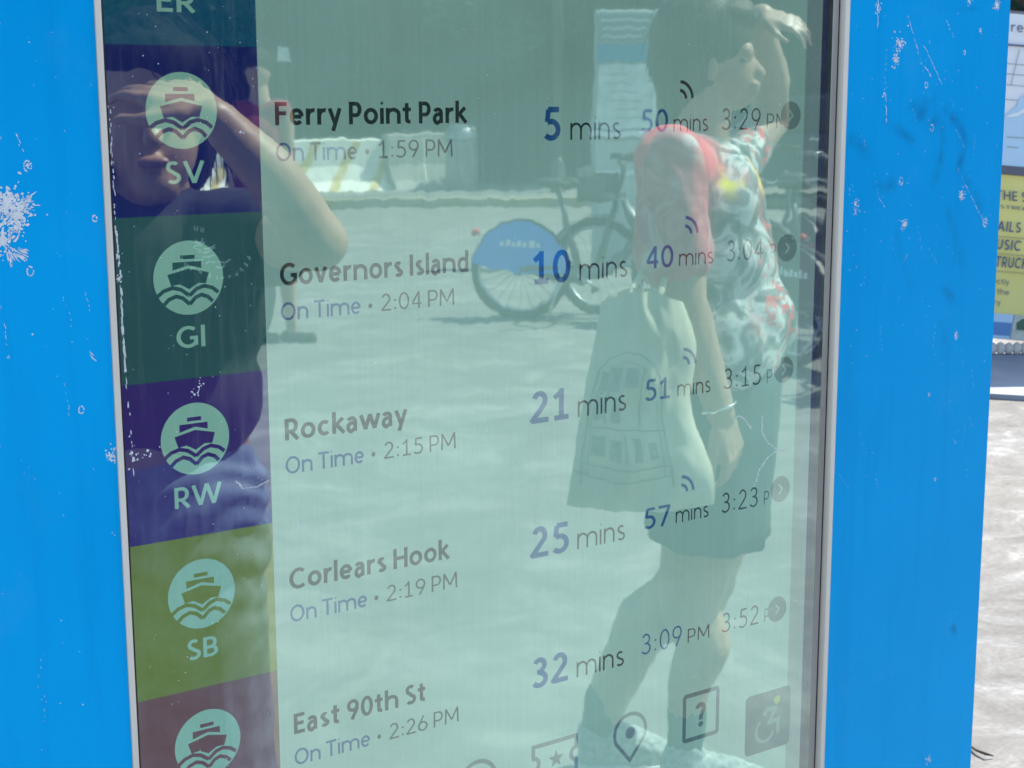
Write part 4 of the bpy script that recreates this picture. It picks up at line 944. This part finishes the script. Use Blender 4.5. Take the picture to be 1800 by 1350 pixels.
# bicycles
def make_bike(label, blue='bikeblue'):
    T = thing('bicycle', label, 'bicycle', (0, 0, 0), 'bicycles parked across the plaza')
    R_ = .335; WB_ = 1.10
    for nm, cx in (('rear', 0), ('front', WB_)):
        ty = tubeo('wheel', [(cx+(R_-.022)*math.cos(t), 0, R_+(R_-.022)*math.sin(t)) for t in [2*math.pi*i/40 for i in range(40)]], .029, M['tyre'], T, 8, True)
        tubeo('rim', [(cx+(R_-.055)*math.cos(t), 0, R_+(R_-.055)*math.sin(t)) for t in [2*math.pi*i/40 for i in range(40)]], .012, M['rim'], ty, 6, True)
        bm = bmesh.new()
        for i in range(20):
            t = 2*math.pi*i/20; tube(bm, [(cx, .02*(-1)**i, R_), (cx+(R_-.06)*math.cos(t), 0, R_+(R_-.06)*math.sin(t))], .0022, 4)
        tag(bm_obj('spokes', bm, M['rim'], ty), kind='stuff'); tubeo('hub', [(cx, -.05, R_), (cx, .05, R_)], .04, M['bikedark'], ty, 14)
    # rear skirt guard: a wide blue shell over the upper half of the wheel
    V, F = [], []; n = 22
    for sy in (-1, 1):
        b0 = len(V); V.append((0.02, sy*.052, R_-.03))
        for i in range(n+1):
            t = rad(-2+176*i/n); V.append(((R_-.012)*math.cos(t), sy*.048, R_+(R_-.012)*math.sin(t)*1.0))
        for i in range(n): F.append((b0, b0+1+i, b0+2+i))
    for i in range(n): F.append((1+i, 2+i, n+4+i, n+3+i))
    o = mesh_obj('fender', V, F, M[blue], T)
    for q in range(7):
        for sy in (-1, 1): mesh_obj('fender_mark', [(-.13+.040*q, sy*.0535, .49), (-.105+.040*q, sy*.0535, .49), (-.105+.040*q, sy*.0535, .52+.012*(q % 2)), (-.13+.040*q, sy*.0535, .52+.012*(q % 2))], [(0, 1, 2, 3)], M['white'], T)
    tubeo('frame', [(0, .055, R_), (.22, .03, .36), (.42, 0, .30), (.60, 0, .34), (.82, 0, .56), (.90, 0, .80)], [.018, .022, .042, .040, .034, .030], M['bikesilver'], T, 12)
    tubeo('seat_tube', [(.42, 0, .30), (.30, 0, .68), (.25, 0, .88)], [.026, .024, .016], M['bikesilver'], T, 10)
    tubeo('stay', [(0, -.055, R_), (.15, -.04, .50), (.31, 0, .62)], .012, M['bikesilver'], T, 8)
    tubeo('chain_guard', [(0, -.07, R_), (.42, -.07, .30)], [.03, .075], M['bikedark'], T, 14)
    for sy in (-1, 1): tubeo('fork_leg', [(WB_, sy*.05, R_), (WB_-.09, sy*.045, .66), (WB_-.12, 0, .74)], .015, M['bikesilver'], T, 8)
    V, F = [], []
    for i in range(13):
        t = rad(15+110*i/12)
        for sy in (-.045, .045): V.append((WB_+(R_+.02)*math.cos(t), sy, R_+(R_+.02)*math.sin(t)))
    F = [(2*i, 2*i+1, 2*i+3, 2*i+2) for i in range(12)]; mesh_obj('front_mudguard', V, F, M['bikedark'], T, True)
    tubeo('steering_post', [(WB_-.12, 0, .72), (WB_-.19, 0, .98), (WB_-.20, 0, 1.04)], .020, M['bikedark'], T, 10)
    tubeo('handlebar', [(WB_-.36, -.29, 1.10), (WB_-.24, -.22, 1.11), (WB_-.19, -.08, 1.05), (WB_-.19, .08, 1.05), (WB_-.24, .22, 1.11), (WB_-.36, .29, 1.10)], .014, M['bikesilver'], T, 8)
    for sy in (-1, 1): tubeo('grip', [(WB_-.42, sy*.31, 1.095), (WB_-.28, sy*.245, 1.11)], .019, M['rub'], T, 8)
    bm = bmesh.new(); box(bm, WB_-.16, WB_+.10, -.17, .17, .80, .83); box(bm, WB_+.08, WB_+.10, -.17, .17, .80, 1.02); box(bm, WB_-.10, WB_+.09, .155, .17, .80, .97); box(bm, WB_-.10, WB_+.09, -.17, -.155, .80, .97)
    bmesh.ops.recalc_face_normals(bm, faces=bm.faces); bm_obj('basket', bm, M[blue], T)
    bm = bmesh.new(); bmesh.ops.create_uvsphere(bm, u_segments=14, v_segments=8, radius=1, matrix=Matrix.Translation((.22, 0, .92)) @ Matrix.Diagonal((.14, .09, .035, 1)))
    tube(bm, [(.30, 0, .92), (.40, 0, .915)], [.05, .02], 8); bm_obj('saddle', bm, M['rub'], T, True)
    tubeo('headlight', [(WB_+.10, 0, .90), (WB_+.125, 0, .90)], .03, M['white'], T, 12); tubeo('tail_light', [(-.30, 0, .58), (-.33, 0, .57)], .025, M['redp'], T, 12)
    for sy in (-1, 1): tubeo('pedal', [(.42+sy*.12, sy*.10, .30-sy*.08), (.42+sy*.12, sy*.20, .30-sy*.08)], .022, M['rub'], T, 6)
    tubeo('crank', [(.30, -.09, .38), (.42, -.09, .30), (.42, .09, .30), (.54, .09, .22)], .012, M['rim'], T, 6)
    tubeo('kickstand', [(.30, .05, .30), (.22, .17, .012)], .010, M['rim'], T, 6)
    return T
def copy_tree(o, parent=None):
    c = o.copy(); COL.objects.link(c); c.parent = parent
    for ch in o.children: copy_tree(ch, c)
    return c
bike0 = make_bike('bicycle with blue rear wheel guard, the whole wheel in view left of the woman')
bspec = [(912, 560, 14, None), (1325, 566, 158, 'bicycle with its front wheel beside the cream tote bag, partly hidden by it'),
         (1392, 640, 62, 'bicycle nearest behind the back of the woman in tie-dye, close to the screen edge'), (1462, 610, 70, 'second bicycle of the crowded row at the edge of the screen'),
         (1340, 560, 66, 'bicycle hidden mostly behind the tie-dye shirt'), (1420, 540, 108, 'bicycle turned the other way in the crowded row'), (1490, 560, 60, 'last bicycle of the crowded row, cut by the screen frame'), (1240, 548, 30, 'bicycle standing behind the shirt sleeve and information column')]
bike1 = make_bike(bspec[2][3], 'bikedark'); bikes = [bike0, copy_tree(bike1), bike1]+[copy_tree(bike1) for _ in bspec[3:]]
for bk, (px, py, yaw, lb) in zip(bikes, bspec):
    p = spot_on(px, py); dvec = SD*math.cos(rad(yaw)) - AW*math.sin(rad(yaw))*(1 if yaw < 90 else -1)
    bk.location = p; bk.rotation_euler = (rad(3), 0, math.atan2(dvec.y, dvec.x))
    if lb: bk['label'] = lb

# trees and hedges
def leafmat(name, a, b):
    m = noisy(name, a, b, 1.6, .6, det=3); bs(m).inputs['Specular IOR Level'].default_value = .12
    bs(m).inputs['Transmission Weight'].default_value = 0; return m
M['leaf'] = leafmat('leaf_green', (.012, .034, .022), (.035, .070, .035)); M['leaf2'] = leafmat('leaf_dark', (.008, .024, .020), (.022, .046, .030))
M['bark'] = noisy('bark', (.035, .028, .022), (.09, .075, .06), 10, .9, scale=(3, 3, .6), bstr=.5, bdist=.02)
def leaves(nm, clumps, n, size, mt):
    V, F = [], []; r = random.Random(5)
    for k in range(n):
        c, R_ = r.choice(clumps); d = Vector((r.gauss(0, 1), r.gauss(0, 1), r.gauss(0, .8))); d = d.normalized()*(r.random()**.35)
        p = c+Vector((d.x*R_[0], d.y*R_[1], d.z*R_[2])); a = Vector((r.gauss(0, 1), r.gauss(0, 1), r.gauss(0, .6))).normalized(); b_ = a.orthogonal().normalized()
        b_ = (Matrix.Rotation(r.uniform(0, 6.28), 3, a) @ b_); s_ = size*r.uniform(.6, 1.3); i = len(V)
        V += [p-a*s_, p+b_*s_*.42, p+a*s_, p-b_*s_*.42]; F.append((i, i+1, i+2, i+3))
    me = bpy.data.meshes.new(nm); me.from_pydata(V, [], F); me.materials.append(mt); return me
def tree_meshes(seed, mt):
    r = random.Random(seed); bm = bmesh.new(); tips = []
    tube(bm, [(0, 0, -.1), (.05, .02, 1.2), (-.04, .06, 2.6), (.06, 0, 4.2), (0, .05, 6.0)], [.26, .21, .17, .12, .05], 10)
    for k in range(11):
        z = 1.9+k*.38; a = r.uniform(0, 6.28); l = r.uniform(1.6, 2.7)*(1-.05*k); e = Vector((math.cos(a)*l, math.sin(a)*l, z+r.uniform(.4, 1.1)))
        mid = Vector((math.cos(a)*l*.5, math.sin(a)*l*.5, z+.25)); tube(bm, [(0, 0, z), mid, e], [.075, .05, .02], 6); tips += [(e, (1.0, 1.0, .75)), (mid+UP*.5, (.8, .8, .6))]
        for q in range(3): tips.append((e+Vector((r.gauss(0, .8), r.gauss(0, .8), r.gauss(-.1, .6))), (r.uniform(.4, .8), r.uniform(.4, .8), r.uniform(.3, .55))))
    tips.append((Vector((0, 0, 6.6)), (1.2, 1.2, .9)))
    bmesh.ops.recalc_face_normals(bm, faces=bm.faces); tm = bpy.data.meshes.new('trunk'); bm.to_mesh(tm); bm.free(); tm.materials.append(M['bark'])
    return tm, leaves('crown', tips, 24000, .10, mt)
M['leaf'] = leafmat('leaf_pale_green', (.025, .06, .03), (.09, .15, .06))  # lighter leaf colour, worn by every other tree
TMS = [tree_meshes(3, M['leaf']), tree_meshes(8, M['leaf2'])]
tree_lab = []
def tree(p, k, sc_, rz, label):
    T = thing('broadleaf_tree', label, 'tree', p, 'trees behind the far pavement', rz); T.scale = (sc_,)*3
    for nm, me in zip(('trunk', 'crown'), TMS[k]): link(bpy.data.objects.new(nm, me), T)
tl = ['tree farthest left, above the striped barrier', 'dark tree second from the left end of the row', 'tree behind the striped barrier, with low boughs', 'tree behind the grey litter bin', 'dark tree between litter bin and information column', 'tree directly behind the information column', 'tree behind the head of the woman in tie-dye', 'tree above the crowded bicycle row', 'dark tree farthest right along the far pavement', 'low tree at the end of the row behind the bicycles']
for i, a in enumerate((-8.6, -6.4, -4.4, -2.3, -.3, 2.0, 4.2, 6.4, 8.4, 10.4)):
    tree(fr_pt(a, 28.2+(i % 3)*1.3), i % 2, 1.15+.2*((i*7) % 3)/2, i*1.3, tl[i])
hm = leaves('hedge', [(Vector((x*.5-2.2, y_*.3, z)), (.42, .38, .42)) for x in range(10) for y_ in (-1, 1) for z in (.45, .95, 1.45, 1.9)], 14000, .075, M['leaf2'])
def hedge(p, rz, label, group='clipped hedge runs'):
    T = thing('hedge', label, 'hedge', p, group, rz); link(bpy.data.objects.new('foliage', hm), T)
    bm = bmesh.new()
    for x in range(9): tube(bm, [(x*.5-2, .1*(-1)**x, 0), (x*.5-2+.06, 0, .8), (x*.5-2-.05, .05, 1.7)], [.03, .022, .01], 5)
    bm_obj('stem', bm, M['bark'], T)
yaw_s = math.atan2(SD.y, SD.x)
hl = ['hedge run at the far left, behind the walker', 'hedge run behind the striped barrier', 'hedge run behind the litter bin', 'hedge run behind the information column', 'hedge run behind the woman in tie-dye', 'hedge run at the far right behind the bicycles']
# long dark building closing the view behind the trees
BP = fr_pt(0, 43); BD = thing('building', 'long dark low building closing the view behind the trees', 'building', BP)
def bbox(name, a0, a1, b0, b1, z0, z1, mt, par):
    bm = bmesh.new(); vs = [bm.verts.new(SD*a+AW*b_+UP*c) for a in (a0, a1) for b_ in (b0, b1) for c in (z0, z1)]
    for f in ((0, 1, 3, 2), (4, 6, 7, 5), (0, 4, 5, 1), (2, 3, 7, 6), (0, 2, 6, 4), (1, 5, 7, 3)): bm.faces.new([vs[i] for i in f])
    bmesh.ops.recalc_face_normals(bm, faces=bm.faces); return bm_obj(name, bm, mt, par)
M['brick'] = noisy('dark_brick', (.035, .045, .045), (.06, .07, .068), 3, .85); M['pane'] = mat('window_pane', (.02, .03, .035), .08)
bbox('wall', -26, 30, 0, 9, 0, 9.5, M['brick'], BD); bbox('roof', -26.3, 30.3, -.3, 9.3, 9.5, 9.9, M['barrier2'], BD)
for a in range(-24, 29, 4):
    for z in (1.2, 5.4): w_ = bbox('window', a, a+1.5, -.05, .02, z, z+2.1, M['icframe'], BD); bbox('pane', a+.08, a+1.42, -.056, -.052, z+.08, z+2.02, M['pane'], w_)
bkl = ['tall tree of the back row at the far left end','tall back row tree above the striped barrier','tall back row tree above the notice post','tall back row tree over the litter bin','tall back row tree between the bin and the information column','tall back row tree over the information column','tall back row tree over the raised hand of the woman in tie-dye','tall back row tree at the far right end']
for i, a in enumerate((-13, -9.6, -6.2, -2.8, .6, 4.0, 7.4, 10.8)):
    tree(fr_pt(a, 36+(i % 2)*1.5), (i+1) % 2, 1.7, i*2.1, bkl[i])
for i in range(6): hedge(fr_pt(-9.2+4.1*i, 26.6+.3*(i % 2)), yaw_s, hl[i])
tree(D(1810, 60, 17)*1.0-UP*D(1810, 60, 17).z, 1, 1.0, .5, 'dark tree seen past the kiosk, above the map board')
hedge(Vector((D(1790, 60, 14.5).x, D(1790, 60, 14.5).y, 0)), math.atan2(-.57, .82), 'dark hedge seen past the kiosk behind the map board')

# small notice on a post
sp = spot_on(508, 338); NP = thing('notice_post', 'small pale square notice on a thin post above the striped barrier', 'sign', sp)
hn = (sp-Vector((EYE.x, -EYE.y, 0))).dot(AW); zt = (W(508, 95, hn)).z
tubeo('post', [(0, 0, 0), (0, 0, zt+.1)], .022, M['bikedark'], NP, 8)
bm = bmesh.new(); vs = [bm.verts.new(SD*a+AW*b_+UP*c) for a in (-.11, .11) for b_ in (-.035, -.025) for c in (zt-.11, zt+.11)]
for f in ((0, 1, 3, 2), (4, 6, 7, 5), (0, 4, 5, 1), (2, 3, 7, 6), (0, 2, 6, 4), (1, 5, 7, 3)): bm.faces.new([vs[i] for i in f])
bmesh.ops.recalc_face_normals(bm, faces=bm.faces); bm_obj('notice_plate', bm, M['icmap'], NP)

# ------------------------------------------------------------------ map board seen directly past the kiosk
hs = 8.7
base = D(1800, 606, hs); base.z = 0
MB = thing('map_board', 'upright map board over a yellow event poster, past the kiosk, above a slate grey slab standing in for shadow', 'sign', base)
def bp(x, y, d=0): return D(x, y+(x-1770)*.085, hs) - Vector((FH.x, FH.y, 0))*d - base
def quad3(name, x0, x1, y0, y1, d, th, mt):
    c = [bp(x0, y1, d), bp(x1, y1, d), bp(x1, y0, d), bp(x0, y0, d)]; bk = [q+FH*th for q in c]
    return mesh_obj(name, c+bk, [(0, 1, 2, 3), (7, 6, 5, 4), (0, 4, 5, 1), (1, 5, 6, 2), (2, 6, 7, 3), (3, 7, 4, 0)], mt, MB)
M['poster_y'] = noisy('yellow_poster', (.80, .72, .22), (.86, .78, .28), 3, .5); M['map_w'] = mat('map_white', (.88, .90, .92), .5); M['map_b'] = noisy('map_water_blue', (.48, .70, .88), (.54, .75, .90), 2, .5)
M['sf'] = mat('board_frame', (.12, .13, .17), .5); M['sgrey'] = mat('sign_ink', (.10, .13, .22), .6); M['slate'] = noisy('shadow_slab_grey', (.22, .25, .30), (.28, .31, .36), 3, .7)  # slate is the shadow tone given to the slab under the board
quad3('board_back', 1660, 2180, 17, 598, -.03, .05, M['sf'])
quad3('header_sheet', 1665, 2175, 23, 292, .0, .012, M['map_w'])
quad3('header_rule', 1665, 2175, 77, 80, .014, .012, M['sgrey'])
def freepoly(name, pts, d, mt): return mesh_obj(name, [bp(x, y, d) for x, y in pts], [tuple(range(len(pts)))], mt, MB)
freepoly('map_water', [(1665, 291), (2175, 291), (2175, 120), (1900, 120), (1860, 150), (1830, 160), (1812, 158), (1800, 164), (1790, 172), (1786, 186), (1775, 195), (1764, 205), (1752, 235), (1700, 230), (1665, 240)], .015, M['map_b'])
freepoly('map_shore', [(1764, 206), (1776, 200), (1788, 196), (1800, 186), (1812, 182), (1800, 194), (1786, 203), (1770, 206)], .018, M['map_w'])
for q in ([(1766, 112), (1900, 112)], [(1766, 130), (1900, 130)], [(1766, 149), (1900, 149)], [(1775, 150), (1790, 85)], [(1760, 175), (1786, 175)], [(1768, 241), (1800, 240)], [(1768, 258), (1788, 258)]):
    vs, fs = ribbon([(x, y) for x, y in q], 1.6); mesh_obj('map_road', [bp(x, y, .019) for x, y in vs], fs, M['icframe'], MB)
quad3('cross_bar', 1662, 2178, 292, 306, .022, .03, M['sf'])
quad3('event_poster', 1665, 2175, 307, 552, .0, .012, M['poster_y'])
freepoly('poster_photo', [(1665, 552), (1782, 552), (1774, 596), (1665, 596)], .004, M['map_b']); freepoly('poster_photo', [(1665, 567), (1778, 567), (1774, 590), (1665, 590)], .007, mat('photo_blue', (.12, .28, .55), .5))
freepoly('poster_photo', [(1783, 552), (2175, 552), (2175, 596), (1775, 596)], .004, noisy('photo_green', (.45, .50, .42), (.75, .76, .66), 8, .6))
freepoly('poster_photo', [(1786, 566), (1796, 558), (1830, 556), (1900, 560), (1900, 575), (1786, 578)], .008, mat('photo_trees', (.08, .16, .10), .7))
def bl(txt, x, y, cap, width, w, mt=M['sgrey'], sh=0):
    return lettering('board_lettering', txt, lambda a, b_, l: bp(x+a+b_*sh, y-b_, .016+l*6), cap, width, w, mt, MB)
bl('rec', 1776, 55, 17, 34, .12); bl('THE S', 1748, 352, 17, 56, .15); bl('STREAM', 1757, 367, 6, 60, .14)
bl('TAILS', 1737, 407, 18, 55, .16, sh=.15); bl('MUSIC', 1732, 439, 18, 60, .16, sh=.15); bl('TRUCKS', 1747, 470, 19, 66, .16, sh=.15)
bl('ectly', 1744, 500, 10, 28, .11); bl('s the', 1742, 518, 10, 30, .11); bl('ry', 1746, 537, 10, 11, .11)
for y in (416, 446, 477): quad3('poster_rule', 1665, 2175, y, y+1.6, .013, .004, noisy('poster_rule', (.45, .42, .18), (.5, .47, .22), 3, .5))
for x in (1700, 2120):
    p0, p1 = bp(x, 590, -.03), bp(x, 590, -.03); p1.z = .03; tubeo('leg', [p0, p1], .03, M['sf'], MB, 8)
M['stone'] = noisy('pale_cobble', (.50, .44, .37), (.75, .68, .60), 12, .8)
for i in range(26):
    x = 1672+i*14.5; bm = bmesh.new(); bmesh.ops.create_icosphere(bm, subdivisions=2, radius=1, matrix=Matrix.Diagonal((.026+.004*rnd.random(), .03, .034+.004*rnd.random(), 1)))
    for v_ in bm.verts: v_.co *= 1+.10*noise.noise(v_.co*40+Vector((i, 0, 0)))
    o = bm_obj('ballast_stone', bm, M['stone'], MB, True); q = D(x, 603, hs)-base; q.z = .062; o.location = q
c = [DG(1600, 693), DG(2300, 735), DG(2300, 640), DG(1600, 612)]  # added slab, laid where a shadow falls on the ground and coloured like it
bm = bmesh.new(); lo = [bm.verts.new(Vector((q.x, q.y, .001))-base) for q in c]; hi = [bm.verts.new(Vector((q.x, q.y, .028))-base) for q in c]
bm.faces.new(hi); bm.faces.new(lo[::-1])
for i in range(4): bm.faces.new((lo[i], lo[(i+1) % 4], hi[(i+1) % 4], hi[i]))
bmesh.ops.recalc_face_normals(bm, faces=bm.faces); bm_obj('shadow_slab', bm, M['slate'], MB)

# a bent twig lying by the kiosk
q0 = DG(1712, 1322); TW = thing('twig', 'small bent dark twig on the pale paving beside the kiosk', 'twig', q0)
tubeo('stem', [DG(1700, 1312)-q0+UP*.006, DG(1716, 1326)-q0+UP*.01, DG(1732, 1334)-q0+UP*.012, DG(1746, 1333)-q0+UP*.006], [.002, .0035, .0035, .0015], M['bark'], TW, 6)

# street lamp between bin and information column
LP = spot_on(978, 352); SL = thing('street_lamp', 'dark slender street lamp by the kerb between the litter bin and the information column', 'street lamp', LP)
lathe('base', [(.001, 0), (.17, 0), (.17, .10), (.13, .14), (.12, .55), (.09, .62), (.075, .64)], M['bikedark'], SL, 16)
tubeo('pole', [(0, 0, .6), (0, 0, 3), (0, 0, 6.2)], [.075, .065, .045], M['bikedark'], SL, 12)
tubeo('arm', [(0, 0, 6.0), Vector(SD)*.5+UP*6.5, Vector(SD)*1.3+UP*6.55], [.035, .03, .028], M['bikedark'], SL, 8)
tubeo('lamp_head', [Vector(SD)*1.2+UP*6.52, Vector(SD)*1.8+UP*6.54], [.09, .06], M['icframe'], SL, 12)
tubeo('lens', [Vector(SD)*1.3+UP*6.44, Vector(SD)*1.7+UP*6.46], .04, M['white'], SL, 8)

# a dark parked car behind the bicycles
CP = spot_on(1440, 366); CR = thing('parked_car', 'dark parked car behind the crowded bicycle row, mostly hidden by the woman', 'car', CP)
M['carpaint'] = mat('dark_car_paint', (.018, .03, .04), .15); M['carglass'] = mat('car_glass', (.02, .03, .03), .04)
def extr(name, prof, b0, b1, mt, par, bv=.03):
    bm = bmesh.new(); A = [bm.verts.new(SD*x+AW*b0+UP*z) for x, z in prof]; B = [bm.verts.new(SD*x+AW*b1+UP*z) for x, z in prof]; n = len(prof)
    bm.faces.new(A); bm.faces.new(B[::-1])
    for i in range(n): bm.faces.new((A[i], B[i], B[(i+1) % n], A[(i+1) % n]))
    bmesh.ops.recalc_face_normals(bm, faces=bm.faces)
    if bv: bevel(bm, bv, 2)
    return bm_obj(name, bm, mt, par)
extr('body', [(-2.2, .35), (-2.25, .75), (-2.1, .95), (-1.2, 1.02), (1.45, 1.05), (2.15, .98), (2.22, .6), (2.15, .32)], -.02, 1.76, M['carpaint'], CR, .05)
extr('cabin', [(-1.25, 1.0), (-.55, 1.50), (.1, 1.56), (1.3, 1.53), (2.0, 1.03)], .10, 1.64, M['carpaint'], CR, .05)
for pr in ([(-1.02, 1.05), (-.50, 1.42), (-.12, 1.46), (-.12, 1.06)], [(-.04, 1.06), (-.04, 1.47), (.80, 1.47), (.80, 1.06)], [(.88, 1.06), (.88, 1.46), (1.25, 1.45), (1.72, 1.07)]): extr('window', pr, .055, .12, M['carglass'], CR, 0)
for x in (-1.35, 1.35):
    for b_ in (-.03, 1.55):
        w_ = tubeo('wheel', [SD*x+AW*b_+UP*.33, SD*x+AW*(b_+.22)+UP*.33], .33, M['tyre'], CR, 28); tubeo('rim', [SD*x+AW*(b_-.006)+UP*.33, SD*x+AW*(b_+.226)+UP*.33], .20, M['rim'], w_, 16)
for x in (-.18, .74): extr('door_handle', [(x, .93), (x, .96), (x+.16, .96), (x+.16, .93)], -.045, -.015, M['rim'], CR, 0)
extr('headlight', [(-2.27, .70), (-2.20, .82), (-1.98, .84), (-2.0, .72)], -.03, .25, M['white'], CR, 0); extr('tail_light', [(2.0, .82), (2.02, .95), (2.23, .93), (2.24, .80)], -.03, .2, M['redp'], CR, 0)
extr('sill_trim', [(-1.0, .36), (-1.0, .40), (1.0, .40), (1.0, .36)], -.035, -.015, M['rim'], CR, 0)
